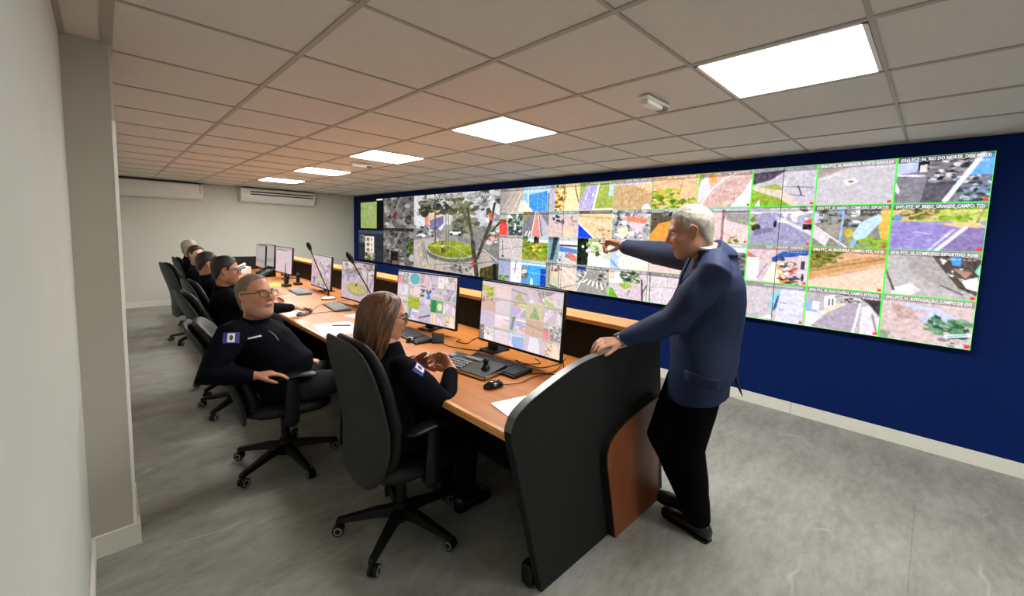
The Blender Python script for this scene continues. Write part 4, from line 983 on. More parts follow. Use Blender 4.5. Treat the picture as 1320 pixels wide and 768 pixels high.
sheet(1.62, 3.66, R(12), 0.2, 0.12, 'small white slip of paper behind the wide printed sheet', 0)
sheet(1.22, 4.42, R(10), 0.42, 0.25, 'white paper beyond the arm reaching for the mouse', 0)
t = thing('pen', 'slim dark pen lying on the wide printed sheet', 'pen', (1.36, 3.36, DZ + 0.0075), R(52))
bm = BM(); tube(bm, [(0, -0.07, 0), (0, 0.06, 0), (0, 0.075, 0)], [0.005, 0.005, 0.0015], 10); obj('barrel', bm, M_gplas, t, True)
bm = BM(); box(bm, -0.0015, 0.0015, -0.065, -0.03, 0.004, 0.0065); obj('clip', bm, M_metal, t)
o = thing('note_pad', 'bright yellow note pad on the desk beside the handheld radios', 'note pad', (1.63, 6.25, DZ), R(-5))
bm = BM(); box(bm, -0.075, 0.075, -0.17, 0.17, 0, 0.008, 0.001, 1); obj('pad', bm, mat('yellow_paper', '#f2d21e', 0.7, var=0.03), o)
o = thing('card_reader', 'small square black pad with a cable, on the desk between the two nearest monitors', 'pad', (1.69, 2.46, DZ), R(0))
bm = BM(); box(bm, -0.006, 0.006, -0.042, 0.042, -0.038, 0.038, 0.003, 2, Matrix.Translation((0, 0, 0.031)) @ Matrix.Rotation(R(56), 4, 'Z') @ Matrix.Rotation(R(42), 4, 'Y')); obj('body', bm, M_plas, o)
bm = BM(); tube(bm, spline([(0.0, -0.055, 0.006), (0.0, -0.15, 0.004), (0.06, -0.3, 0.004), (0.16, -0.42, 0.004)], 6), 0.003, 6); obj('cable', bm, M_plas, o, True)

def cable(lab, pts, r=0.003, col=None):
    bm = BM(); tube(bm, spline(pts, 7), r, 6)
    o = obj('cable', bm, col or M_plas, None, True); tag(o, lab, 'cable')
Z = DZ + 0.004
cable('thin black cable looping on the desk under the nearest monitor', [(1.78, 1.62, Z), (1.74, 1.66, Z + 0.02), (1.76, 1.74, Z + .03), (1.82, 1.72, Z), (1.9, 1.66, Z), (1.95, 1.75, Z)])
cable('black cable running from the black keyboard past the nearest monitor', [(1.72, 1.72, Z), (1.78, 1.66, Z + 0.015), (1.84, 1.6, Z), (1.98, 1.58, Z), (2.1, 1.62, Z)])
cable('black cable hanging from the right edge of the nearest monitor', [(1.84, 1.44, 0.86), (1.85, 1.44, 0.8), (1.82, 1.47, Z), (1.74, 1.55, Z), (1.66, 1.6, Z)])
cable('black cable curling under the second monitor', [(1.86, 2.42, Z), (1.80, 2.38, Z), (1.83, 2.3, Z), (1.92, 2.35, Z), (2.05, 2.4, Z)])
cable('red brown cable loop on the desk by the far keyboards', [(1.52, 5.36, Z), (1.42, 5.30, Z), (1.35, 5.42, Z), (1.41, 5.55, Z), (1.50, 5.46, Z)], 0.003, mat('red_cable', '#8c3a2e', 0.5, var=0.05))

# gooseneck microphones
def goosemic(base, pts, lab):
    t = thing('gooseneck_microphone', lab, 'microphone', (base[0], base[1], DZ), 0)
    b = Vector((base[0], base[1], DZ))
    bm = BM(); ball(bm, (0, 0, 0.012), (0.075, 0.055, 0.022), 20)
    for v in bm.verts: v.co.z = max(v.co.z, 0.0)
    obj('base', bm, M_lplas, t, True)
    bm = BM(); ball(bm, (0, 0, 0.004), (0.082, 0.061, 0.012), 20)
    for v in bm.verts: v.co.z = max(v.co.z, 0.0)
    obj('base_rim', bm, M_plas, t, True)
    P = spline([Vector(p) - b for p in pts], 6)
    bm = BM(); tube(bm, P, 0.0055, 8); obj('gooseneck', bm, M_plas, t, True)
    d = (P[-1] - P[-2]).normalized()
    bm = BM(); tube(bm, [P[-1] - d * 0.01, P[-1] + d * 0.02, P[-1] + d * 0.06, P[-1] + d * 0.075], [0.012, 0.02, 0.02, 0.013], 14); obj('capsule', bm, M_plas, t, True)
    bm = BM(); tube(bm, [(0, 0, 0.02), (0, 0, 0.075)], [0.012, 0.01], 12); obj('stem', bm, M_plas, t, True)
goosemic((1.77, 4.72), [(1.77, 4.72, 0.79), (1.768, 4.718, 0.87), (1.70, 4.66, 0.98), (1.60, 4.57, 1.16), (1.50, 4.47, 1.345)], 'farther gooseneck microphone on a pale base, leaning in front of the fourth monitor')
goosemic((1.66, 3.27), [(1.66, 3.27, 0.79), (1.658, 3.27, 0.86), (1.60, 3.26, 0.97), (1.50, 3.245, 1.14), (1.40, 3.235, 1.31)], 'nearer gooseneck microphone leaning in front of the roundabout monitor')

# radios
def radio(x, y, lab, rz, ant):
    t = thing('handheld_radio', lab, 'radio', (x, y, DZ), rz)
    bm = BM(); box(bm, -0.05, 0.05, -0.055, 0.055, 0, 0.035, 0.01, 2); obj('charger', bm, M_plas, t)
    bm = BM(); box(bm, -0.02, 0.02, -0.03, 0.03, 0.03, 0.15, 0.008, 2); obj('body', bm, M_plas, t)
    bm = BM(); cyl(bm, (0, 0.018, 0.14), (0, 0.018, 0.15 + ant), 0.006, 10, 0.004); obj('antenna', bm, M_plas, t, True)
    bm = BM(); cyl(bm, (0, -0.014, 0.148), (0, -0.014, 0.165), 0.008, 12); obj('knob', bm, M_plas, t, True)
    bm = BM(); box(bm, -0.023, -0.019, -0.02, 0.02, 0.09, 0.13); obj('display', bm, M_gplas, t)
radio(1.715, 6.03, 'handheld radio with a tall antenna in its charger, before the fifth monitor', R(8), 0.16)
radio(1.89, 6.13, 'handheld radio with a short antenna in its charger, right of the taller one', R(-5), 0.02)

# telephones
def phone(x, y, rz, lab, m, mk):
    t = thing('desk_phone', lab, 'telephone', (x, y, DZ), rz)
    bm = BM(); prism(bm, [(-0.1, 0), (-0.1, 0.03), (0.08, 0.12), (0.1, 0.11), (0.1, 0)], -0.1, 0.1, 'y', 0, 0.006); obj('body', bm, m, t)
    bm = BM(); tube(bm, spline([(-0.09, 0.075, 0.055), (-0.06, 0.075, 0.085), (0.05, 0.075, 0.14), (0.085, 0.075, 0.145)], 4), [0.024] * 3 + [0.016] * 7 + [0.024] * 3, 12); obj('handset', bm, m, t, True)
    bm = BM(); mt = Matrix.Rotation(R(-26.5), 4, 'Y')
    for r in range(4):
        for c in range(3):
            box(bm, -0.075 + r * 0.024, -0.058 + r * 0.024, -0.065 + c * 0.028, -0.045 + c * 0.028, 0.078, 0.086, 0, 1, mt)
    o = obj('buttons', bm, mk, t); o['kind'] = 'stuff'
    bm = BM(); box(bm, 0.03, 0.085, -0.08, 0.02, 0.0785, 0.084, 0, 1, mt); obj('display', bm, M_gplas, t)
phone(1.80, 7.35, R(20), 'black desk phone between the fifth monitor and the last one', M_plas, M_gplas)
phone(1.60, 7.98, R(15), 'pale grey desk phone by the far end panel', M_lplas, M_gplas)

# antenna stick of a router standing on the ledge
t = thing('wireless_router', 'small black router with one tall flat antenna on the back ledge', 'router', (2.26, 2.46, 1.04), R(0))
bm = BM(); box(bm, -0.05, 0.05, -0.07, 0.07, 0, 0.03, 0.006, 2); obj('body', bm, M_plas, t)
bm = BM(); mt = Matrix.Translation((0, 0.02, 0.02)) @ Matrix.Rotation(R(-6), 4, 'X'); box(bm, -0.007, 0.007, -0.02, 0.02, 0, 0.26, 0.006, 2, mt); obj('antenna', bm, M_plas, t)
# small boxes behind the far monitors
for k, (x, y, s, lab) in enumerate(((2.10, 5.95, .09, 'small black network box with a white front behind the fourth monitor'), (2.10, 7.35, .1, 'dark equipment box behind the fifth monitor'), (2.12, 4.72, .07, 'small dark equipment box with a white front between the third and fourth monitors'))):
    t = thing('network_box', lab, 'box', (x, y, DZ), R(10 * k))
    bm = BM(); box(bm, -s / 2, s / 2, -s, s, 0, s * 1.2, 0.006, 2); obj('case', bm, M_plas, t)
    bm = BM(); box(bm, -s / 2 - 0.003, -s / 2, -s * .7, s * .5, s * .3, s * .8); obj('front_label', bm, M_lplas, t)
# ------------------------------------------------------------------ office chairs
M_leather = mat('leatherette_lit', '#2a2b2b', 0.55, spec=0.25, var=0.06, scale=20, bump=0.15, bscale=350)
M_leather2 = mat('black_leatherette', '#141516', 0.5, spec=0.3, var=0.06, scale=20, bump=0.12, bscale=350)
M_chair = mat('chair_black_plastic', '#0f1011', 0.42, spec=0.3, var=0.05)
M_rim = mat('caster_grey', '#8d9092', 0.4, var=0.05)

def back_profile(z):
    zs = np.array([0.36, 0.45, 0.55, 0.68, 0.82, 0.95, 1.10])
    xs = np.array([-0.215, -0.205, -0.195, -0.205, -0.24, -0.275, -0.315])
    return np.interp(z, zs, xs)
def back_width(z):
    return np.interp(z, [0.36, 0.5, 0.7, 0.9, 1.1], [0.215, 0.24, 0.25, 0.245, 0.24])

def back_solid(z0, z1, x_front, x_back, wscale, wrap, nr=12, na=44, bulge=0.0, power=3.8):
    """a padded slab with a rounded outline that follows the back's profile: two skins meeting at the rim"""
    bm = BM(); grids = []
    def P(side, r, a):
        ca, sa = math.cos(a), math.sin(a)
        q = (abs(ca) ** power + abs(sa) ** power) ** (-1 / power)
        s, t = r * q * ca, (r * q * sa + 1) / 2
        z = z0 + (z1 - z0) * t
        k = max(0.0, 1 - r ** 5) ** 0.5
        x = back_profile(z) + wrap * s * s + (x_front + x_back) / 2 + (x_front - x_back) / 2 * k * (1 if side else -1)
        if side and bulge: x += bulge * math.exp(-((z - 0.62) / 0.12) ** 2) * (1 - min(1, s * s))
        return (x, s * back_width(z) * wscale, z)
    rim = [bm.verts.new(P(0, 1.0, 2 * PI * k / na)) for k in range(na)]
    for side in (0, 1):
        c = bm.verts.new(P(side, 0.0, 0.0)); rows = []
        for i in range(1, nr):
            r = 1 - (1 - i / nr) ** 1.6
            rows.append([bm.verts.new(P(side, r, 2 * PI * k / na)) for k in range(na)])
        rows.append(rim)
        for k in range(na): bm.faces.new((c, rows[0][k], rows[0][(k + 1) % na]))
        for A, B in zip(rows[:-1], rows[1:]):
            for k in range(na): bm.faces.new((A[k], A[(k + 1) % na], B[(k + 1) % na], B[k]))
    return bm

def make_chair():
    t = thing('office_chair', 'x', 'chair')
    # star base
    for k in range(5):
        a = 2 * PI * k / 5
        d = Vector((math.cos(a), math.sin(a), 0)); n = Vector((-d.y, d.x, 0))
        bm = BM()
        rows = []
        for (r, zt, h, w) in ((0.03, 0.135, 0.05, 0.03), (0.12, 0.125, 0.04, 0.026), (0.24, 0.098, 0.03, 0.02), (0.315, 0.082, 0.024, 0.017), (0.325, 0.076, 0.014, 0.012)):
            c = d * r
            rows.append([bm.verts.new(c + n * w * .7 + Vector((0, 0, zt))), bm.verts.new(c + n * w + Vector((0, 0, zt - h))), bm.verts.new(c - n * w + Vector((0, 0, zt - h))), bm.verts.new(c - n * w * .7 + Vector((0, 0, zt)))])
        for A, B in zip(rows[:-1], rows[1:]):
            for i in range(4): bm.faces.new((A[i], A[(i + 1) % 4], B[(i + 1) % 4], B[i]))
        bm.faces.new(rows[0]); bm.faces.new(rows[-1][::-1])
        leg = obj('leg', bm, M_chair, t)
        bm = BM()
        c = d * 0.31 + n * 0.012
        tube(bm, [d * 0.31 + Vector((0, 0, 0.05)), d * 0.31 + Vector((0, 0, 0.075))], 0.009, 8)
        for s in (-1, 1):
            for (r_, w0, w1, mi) in ((0.028, 0.004, 0.021, 0), (0.021, 0.019, 0.0225, 1), (0.013, 0.02, 0.0235, 0)):
                cyl(bm, c + n * s * w0 + Vector((0, 0, 0.0285)), c + n * s * w1 + Vector((0, 0, 0.0285)), r_, 16, None, mi)
        obj('caster', bm, [M_chair, M_rim], leg)
    bm = BM(); cyl(bm, (0, 0, 0.06), (0, 0, 0.16), 0.045, 20, 0.036); cyl(bm, (0, 0, 0.16), (0, 0, 0.30), 0.027, 16); cyl(bm, (0, 0, 0.28), (0, 0, 0.38), 0.018, 14)
    obj('gas_column', bm, M_chair, t)
    bm = BM(); box(bm, -0.13, 0.12, -0.08, 0.08, 0.355, 0.40, 0.012, 2); tube(bm, [(0.02, -0.07, 0.37), (0.02, -0.2, 0.36)], 0.007, 8); box(bm, 0.0, 0.05, -0.235, -0.19, 0.352, 0.366, 0.004, 1)
    obj('mechanism', bm, M_chair, t)
    # seat
    bm = BM()
    prof = [(0.0, 0.0), (0.23, 0.01), (0.25, 0.03), (0.245, 0.06), (0.2, 0.085), (0.0, 0.09)]
    n = 28; rows = []
    for (r, z) in prof:
        row = []
        for k in range(n):
            a = 2 * PI * k / n; ca, sa = math.cos(a), math.sin(a)
            q = (abs(ca) ** 4 + abs(sa) ** 4) ** -0.25
            rr = r * q
            zz = z + (-0.02 * max(0, ca) ** 3 if z > 0.04 else 0)
            row.append(bm.verts.new((0.02 + rr * ca, rr * sa, 0.39 + zz)))
        rows.append(row)
    for A, B in zip(rows[:-1], rows[1:]):
        for k in range(n):
            f = (A[k], A[(k + 1) % n], B[(k + 1) % n], B[k])
            bm.faces.new(f)
    bmesh.ops.remove_doubles(bm, verts=bm.verts[:], dist=0.0005)
    obj('seat', bm, M_leather2, t, True)
    # backrest: rear shell coloured lighter for the light on it, black padded front, spine bracket
    sh = obj('backrest', back_solid(0.36, 1.08, -0.008, -0.055, 1.0, 0.03), M_leather, t, True)
    cu = obj('back_cushion', back_solid(0.38, 1.075, 0.06, -0.02, 0.97, 0.035, bulge=0.02), M_leather2, sh, True)
    bm = BM(); tube(bm, spline([(-0.05, 0, 0.375), (-0.16, 0, 0.372), (-0.215, 0, 0.39), (-0.222, 0, 0.46)], 6), 0.035, 12, True, ((1, 0, 0.2), 0.35)); obj('back_bracket', bm, M_chair, t, True)
    for s in (-1, 1):
        bm = BM()
        tube(bm, [(0.015, s * 0.1, 0.385), (0.015, s * 0.255, 0.385)], 0.03, 12, True, ((0, 0, 1), 0.35))
        tube(bm, [(0.015, s * 0.268, 0.38), (0.015, s * 0.272, 0.5), (0.02, s * 0.272, 0.655)], [0.042, 0.04, 0.036], 12, True, ((0, 1, 0), 0.42))
        a = obj('armrest', bm, M_chair, t, True)
        bm = BM()
        tube(bm, spline([(-0.09, s * 0.272, 0.662), (-0.03, s * 0.272, 0.667), (0.05, s * 0.27, 0.667), (0.125, s * 0.262, 0.66)], 4), 0.043, 14, True, ((0, 0, 1), 0.36)); obj('arm_pad', bm, M_chair, a, True)
    return t

chair0 = make_chair()
CHAIRS = [((1.06, 1.86), R(0), -1, 'grey backed office chair of the red-haired woman, nearest to the camera'),
          ((0.815, 2.95), R(-10), 15, 'reclined grey backed office chair of the grey-haired man with glasses turned to the camera'),
          ((0.81, 4.14), R(2), 8, 'office chair of the dark-haired man with glasses, behind the grey-haired man'),
          ((0.85, 4.72), R(2), 2, 'office chair of the dark-haired man without glasses, fourth along the desk'),
          ((0.865, 6.9), R(8), 2, 'tall looking office chair of the pale-faced person, against the far wall'),
          ((1.05, 7.82), R(2), 0, 'office chair of the farthest person, mostly hidden by the chair before it')]
chairs = []
for i, ((x, y), rz, lean, lab) in enumerate(CHAIRS):
    c = chair0 if i == 0 else copy_tree(chair0)
    c.location = (x, y, 0); c.rotation_euler = (0, 0, rz)
    tag(c, lab, 'chair', 'office chairs along the desk')
    for ch in c.children:
        if ch.name.startswith('back'):
            p = Vector((-0.12, 0, 0.38))
            ch.matrix_basis = Matrix.Translation(p) @ Matrix.Rotation(R(-lean), 4, 'Y') @ Matrix.Translation(-p)
    chairs.append(c)
# ------------------------------------------------------------------ people
def smin(a, b, k):
    h = np.clip(0.5 + 0.5 * (b - a) / k, 0, 1)
    return b * (1 - h) + a * h - k * h * (1 - h)
def smax(a, b, k): return -smin(-a, -b, k)
def sd_ell(p, c, r):
    q = p - np.array(c); r = np.array(r)
    k0 = np.linalg.norm(q / r, axis=1); k1 = np.linalg.norm(q / (r * r), axis=1) + 1e-9
    return k0 * (k0 - 1) / k1
def sd_cap(p, a, b, ra, rb):
    a, b = np.array(a), np.array(b); ba = b - a; pa = p - a
    h = np.clip(pa @ ba / (ba @ ba), 0, 1)
    return np.linalg.norm(pa - h[:, None] * ba, axis=1) - (ra + (rb - ra) * h)

def head_sdf(p, fat=0.0, nose=1.0, female=False):
    """p: forward, left, up; the head is 0.23 tall with its middle at the origin"""
    d = sd_ell(p, (-0.012, 0, 0.034), (0.092, 0.074, 0.083))
    d = smin(d, sd_ell(p, (-0.045, 0, -0.045), (0.040, 0.050, 0.055)), 0.04)
    d = smin(d, sd_ell(p, (0.024, 0, -0.03), (0.066, 0.060 + fat, 0.086)), 0.03)
    for s in (-1, 1):
        d = smin(d, sd_ell(p, (0.008, s * (0.043 + fat), -0.066), (0.034, 0.018, 0.028)), 0.035)
        d = smin(d, sd_ell(p, (0.060, s * 0.038, -0.02), (0.022, 0.022 + fat * .5, 0.02)), 0.022)
        d = smin(d, sd_ell(p, (0.077, s * 0.027, 0.028), (0.012, 0.028, 0.008)), 0.016)
    d = smin(d, sd_ell(p, (0.062, 0, -0.098), (0.02, 0.022 + fat * .4, 0.016)), 0.03)
    if fat > 0.004: d = smin(d, sd_ell(p, (0.03, 0, -0.1), (0.045, 0.05, 0.03)), 0.03)
    for s in (-1, 1):
        d = smax(d, -sd_ell(p, (0.096, s * 0.033, 0.006), (0.018, 0.019, 0.012)), 0.012)
    d = smin(d, sd_cap(p, (0.083, 0, 0.016), (0.103, 0, -0.022), 0.0075 * nose, 0.0125 * nose), 0.011)
    for s in (-1, 1): d = smin(d, sd_ell(p, (0.091, s * 0.013 * nose, -0.027), (0.012, 0.009, 0.008)), 0.006)
    d = smin(d, sd_ell(p, (0.086, 0, -0.054), (0.0105, 0.022, 0.006)), 0.006)
    d = smin(d, sd_ell(p, (0.0845, 0, -0.0635), (0.0105, 0.019, 0.0065)), 0.006)
    d = smax(d, -sd_ell(p, (0.098, 0, -0.0585), (0.008, 0.021, 0.0022)), 0.003)
    return d

def head_points(fat, nose, nlon=88, nlat=72):
    """star-shaped skin found by marching outward from the middle of the head"""
    th = np.linspace(0.001, PI - 0.001, nlat)
    ph = np.linspace(0, 2 * PI, nlon, endpoint=False)
    ph = ph - 0.42 * np.sin(ph)                # more columns on the face
    T, P = np.meshgrid(th, ph, indexing='ij')
    D = np.stack([np.sin(T) * np.cos(P), np.sin(T) * np.sin(P), np.cos(T)], -1).reshape(-1, 3)
    lo = np.full(len(D), 0.02); hi = np.full(len(D), 0.17)
    ts = np.linspace(0.03, 0.15, 61)
    last = np.full(len(D), 0.03)
    for t in ts:
        ins = head_sdf(D * t, fat, nose) < 0
        last = np.where(ins, t, last)
    lo, hi = last, last + 0.003
    for _ in range(10):
        m = (lo + hi) / 2; ins = head_sdf(D * m[:, None], fat, nose) < 0
        lo = np.where(ins, m, lo); hi = np.where(ins, hi, m)
    return D * lo[:, None], nlon, nlat

class Frame:
    """a head's (or a hand's) own axes in the figure's space"""
    def __init__(s, c, yaw, pitch=0.0, roll=0.0, scale=1.0):
        s.c = Vector(c); s.s = scale
        s.m = Matrix.Rotation(yaw, 3, 'Z') @ Matrix.Rotation(pitch, 3, 'Y') @ Matrix.Rotation(roll, 3, 'X')
        s.n = np.array(s.m); s.cn = np.array(s.c)
    def __call__(s, p): return s.c + s.m @ (Vector(p) * s.s)
    def arr(s, p): return (p * s.s) @ s.n.T + s.cn
    def inv(s, p): return ((p - s.cn) @ s.n) / s.s
    def vec(s, p): return s.m @ Vector(p)

def grid_closed(bm, pts, nlon, nlat):
    vs_ = [bm.verts.new(p) for p in pts]
    for i in range(nlat - 1):
        for j in range(nlon):
            a, b = i * nlon + j, i * nlon + (j + 1) % nlon
            bm.faces.new((vs_[a], vs_[a + nlon], vs_[b + nlon], vs_[b]))
    bm.faces.new([vs_[j] for j in range(nlon)][::-1]); bm.faces.new([vs_[(nlat - 1) * nlon + j] for j in range(nlon)])

def add_ears(bm, F):
    for s in (-1, 1):
        b = len(bm.verts)
        P = [(0.006, s * 0.071, -0.026), (-0.006, s * 0.079, -0.022), (-0.016, s * 0.086, 0.0), (-0.017, s * 0.088, 0.016), (-0.006, s * 0.085, 0.028), (0.008, s * 0.079, 0.024), (0.011, s * 0.073, 0.01)]
        tube(bm, [F(p) for p in spline(P, 3)], [0.0048 * F.s] * 19, 7)
        tube(bm, [F((0.004, s * 0.070, -0.024)), F((-0.004, s * 0.077, 0.0)), F((-0.004, s * 0.078, 0.018))], [0.008 * F.s, 0.012 * F.s, 0.009 * F.s], 8, True, (F.vec((0.3, s, 0)), 0.45))

def hand(bm, wrist, d, nrm, thumb_side, curls=(0.5, 0.5, 0.55, 0.6), spread=0.07, scale=1.0, thumb=(0.6, 0.3), simple=False):
    """palm and five fingers; d points to the knuckles, nrm out of the palm, fingers curl towards nrm"""
    d = Vector(d).normalized(); nrm = Vector(nrm); nrm = (nrm - d * nrm.dot(d)).normalized()
    side = d.cross(nrm).normalized() * thumb_side
    W = Vector(wrist); S = scale
    rings = []
    for (a, hw, hh) in ((-0.03, 0.027, 0.02), (0.0, 0.028, 0.018), (0.03, 0.036, 0.017), (0.065, 0.042, 0.0155), (0.088, 0.041, 0.0125), (0.097, 0.036, 0.009)):
        rings.append((W + d * a * S, side * hw * S, nrm * hh * S))
    loft(bm, rings, 16)
    lens = ((0.043, 0.027, 0.021), (0.047, 0.030, 0.022), (0.044, 0.028, 0.021), (0.034, 0.021, 0.018))
    for k in range(4):
        off = (0.0295 - 0.0197 * k) * S
        p = W + d * (0.084 - 0.004 * abs(k - 1)) * S + side * off
        a = (1.5 - k) * spread
        fd = (d * math.cos(a) + side * math.sin(a)).normalized()
        pts = [p - fd * 0.02 * S, p]; ang = 0.0
        cu = curls[k] if isinstance(curls[k], (list, tuple)) else (curls[k], curls[k] * 1.15, curls[k] * 0.75)
        for L, c in zip(lens[k], cu):
            ang += c
            p = p + (fd * math.cos(ang) + nrm * math.sin(ang)) * L * S
            pts.append(p)
        r = (0.0095, 0.0096, 0.0088, 0.0078, 0.0068) if k < 3 else (0.0085, 0.0086, 0.0076, 0.0068, 0.006)
        tube(bm, pts, [x * S for x in r], 10)
    t0 = W + d * 0.018 * S + side * 0.026 * S + nrm * 0.004 * S
    out, cur = thumb
    td = (d * math.cos(out) + side * math.sin(out) + nrm * 0.35).normalized()
    t1 = t0 + td * 0.045 * S
    td2 = (td * math.cos(cur) + (d * 0.8 + nrm * 0.5 - side * 0.3).normalized() * math.sin(cur)).normalized()
    t2 = t1 + td2 * 0.033 * S
    t3 = t2 + (td2 + nrm * 0.15 * 0 + d * 0.2).normalized() * 0.026 * S
    tube(bm, [t0 - td * 0.012 * S, t0, t1, t2, t3], [0.013 * S, 0.0135 * S, 0.0112 * S, 0.0102 * S, 0.008 * S], 10)

def ik(a, b, l1, l2, hint):
    """middle joint of a two-bone limb from a to b, bent towards hint"""
    a, b, hint = Vector(a), Vector(b), Vector(hint)
    d = b - a; L = d.length
    k = max(1.0, L / (l1 + l2) * 1.001)
    l1 *= k; l2 *= k
    x = (l1 * l1 - l2 * l2 + L * L) / (2 * L)
    h = math.sqrt(max(0.0, l1 * l1 - x * x))
    u = d.normalized(); n = hint - u * hint.dot(u); n.normalize()
    return a + u * x + n * h

def torso_rings(pel, nek, fwd, shL, shR, grow, belly=0.0, chestd=0.0, female=False, hem=0.0, wide=1.0):
    """ellipses from the seat to the neck; grow thickens them into clothing"""
    pel, nek = Vector(pel), Vector(nek)
    lat_s = (Vector(shL) - Vector(shR)); sw = lat_s.length / 2; lat_s.normalize()
    f = Vector(fwd).normalized(); lat_p = Vector((0, 0, 1)).cross(f).normalized()
    ax = (nek - pel)
    out = []
    for t, rx, ry, fo in ((-0.10, 0.150, 0.105, 0.0), (0.0, 0.170, 0.120, 0.0), (0.16, 0.165, 0.115 + belly * 0.7, belly * 0.5), (0.32, 0.155, 0.110 + belly, belly * 0.85), (0.48, 0.158, 0.112 + belly * 0.7, belly * 0.6), (0.64, 0.168, 0.118 + chestd, chestd * .8), (0.78, 0.172, 0.112 + chestd * .6, chestd * .4), (0.88, 0.165, 0.095, 0.0), (0.95, sw * 0.72, 0.078, -0.005), (1.0, 0.085, 0.066, 0.0), (1.03, 0.062, 0.060, 0.005)):
        c = pel + ax * t
        bow = math.sin(min(max(t, 0), 1) * PI) * 0.025
        lat = lat_p.lerp(lat_s, min(max(t, 0), 1)).normalized()
        ff = lat.cross(ax.normalized()).normalized()
        if ff.dot(f) < 0: ff = -ff
        if t <= 0.0: rx = rx + hem; ry = ry + hem * 0.7
        out.append((c + ff * (fo - bow), lat * (rx * wide + grow), ff * (ry + grow)))
    return out

def lathe_collar(bm, c, axis, fwd, r, h, thick, tilt=0.0):
    pass

def face_tint(p, sk, lip, brow, stubble=None, cheeks=None):
    col = np.ones((len(p), 3)) * np.array(sk)
    def mix(m, c):
        nonlocal col
        col = col * (1 - m[:, None]) + np.array(c) * m[:, None]
    front = p[:, 0] > 0.05
    if cheeks is not None:
        for s in (-1, 1):
            mix(np.exp(-(((p[:, 1] - s * .04) / .02) ** 2 + ((p[:, 2] + .028) / .02) ** 2)) * front * .6, cheeks)
        mix(np.exp(-((p[:, 1] / .012) ** 2 + ((p[:, 2] + .02) / .014) ** 2)) * (p[:, 0] > .09) * .6, cheeks)
    if stubble is not None:
        m = np.clip((-(p[:, 2]) - 0.038) / 0.02, 0, 1) * np.clip((p[:, 0] + 0.0) / 0.02, 0, 1) * (p[:, 2] > -0.125) * 0.5
        mix(m, stubble)
    mix(np.exp(-((p[:, 1] / .021) ** 4 + ((p[:, 2] + .0585) / .0085) ** 4)) * (p[:, 0] > .07) * .8, lip)
    mix(np.exp(-((p[:, 1] / .020) ** 4 + ((p[:, 2] + .0585) / .0028) ** 2)) * (p[:, 0] > .07) * .75, np.array(lip) * 0.25)  # shade painted into the crease between the lips
    if brow is not None:
        for s in (-1, 1):
            dz = p[:, 2] - (0.0265 - 0.22 * np.abs(np.abs(p[:, 1]) - 0.03))
            mix(np.exp(-(((np.abs(p[:, 1]) - .033) / .020) ** 4 + (dz / .0065) ** 2)) * (p[:, 0] > .05) * (np.sign(p[:, 1]) == s) * .85, brow)
    return np.clip(col, 0, 1)

def hair_cap(root, F, fat, nose, hairline, thick, m, seed, name='hair', tex=0.0012):
    """hair as a shell over the scalp, thinning to the hairline"""
    pts, nlon, nlat = head_points(fat, nose, 96, 64)
    hx = np.array(sorted(hairline)); hz = np.array([hairline[k] for k in hx])
    lim = np.interp(pts[:, 0], hx, hz)
    d = pts[:, 2] - lim
    k = np.clip(d / 0.02, 0, 1) ** 0.6
    rng = np.random.default_rng(seed)
    nrm = pts / np.linalg.norm(pts, axis=1)[:, None]
    n = np.zeros(len(pts))
    for _ in range(7):
        q = rng.normal(0, 1, 3); n += np.sin(pts @ (q * 110) + rng.uniform(0, 6))
    th = thick * k * (0.75 + 0.25 * np.clip((pts[:, 2] + 0.03) / 0.1, 0, 1)) + tex * n / 3 * k
    out = pts + nrm * (th + 0.001 * (d > 0))[:, None]
    inn = pts - nrm * 0.0045
    bm = BM()
    keep = d > 0
    out = pts + nrm * (-0.003 + (th + 0.0045) * np.clip((d + 0.006) / 0.012, 0, 1))[:, None]
    keep = d > -0.006
    vo, vi = {}, {}
    def V(dic, arr, a):
        if a not in dic: dic[a] = bm.verts.new(F(arr[a]))
        return dic[a]
    for i in range(nlat - 1):
        for j in range(nlon):
            q = [i * nlon + j, (i + 1) * nlon + j, (i + 1) * nlon + (j + 1) % nlon, i * nlon + (j + 1) % nlon]
            if any(keep[a] for a in q):
                bm.faces.new([V(vo, out, a) for a in q]); bm.faces.new([V(vi, inn, a) for a in q][::-1])
    top = [j for j in range(nlon)]
    if all(keep[a] for a in top): bm.faces.new([V(vo, out, a) for a in top][::-1])
    return obj(name, bm, m, root, True)

def add_eyes(root, F, iris='#3a2a1c', lid=True):
    for s in (-1, 1):
        bm = BM()
        ball(bm, F((0.0715, s * 0.032, 0.006)), 0.0112 * F.s, 16, 0)
        ball(bm, F((0.0782, s * 0.032, 0.006)), 0.0055 * F.s, 12, 1)
        o = obj('eye', bm, [mat('eye_white', '#d8d2c8', 0.25, var=0.02), mat('iris', iris, 0.15, var=0.05)], root, True)
        # lids close the eye to a slit
        bm = BM()
        for up_, a0 in ((1, 0.2), (-1, 0.26)):
            rows = []
            for i in range(7):
                el = a0 + (1.5 - a0) * i / 6
                row = []
                for j in range(11):
                    az = -1.25 + 2.5 * j / 10
                    e2 = el * math.cos(az * 0.75) + 0.02 if i == 0 else el
                    e2 *= up_
                    v = Vector((math.cos(e2) * math.cos(az), math.cos(e2) * math.sin(az), math.sin(e2))) * 0.0122
                    row.append(bm.verts.new(F(Vector((0.0720, s * 0.032, 0.006)) + v)))
                rows.append(row)
            for A, B in zip(rows[:-1], rows[1:]):
                for j in range(10): bm.faces.new((A[j], A[j + 1], B[j + 1], B[j]))
        obj('eyelids', bm, SKINC[root.name], root, True)

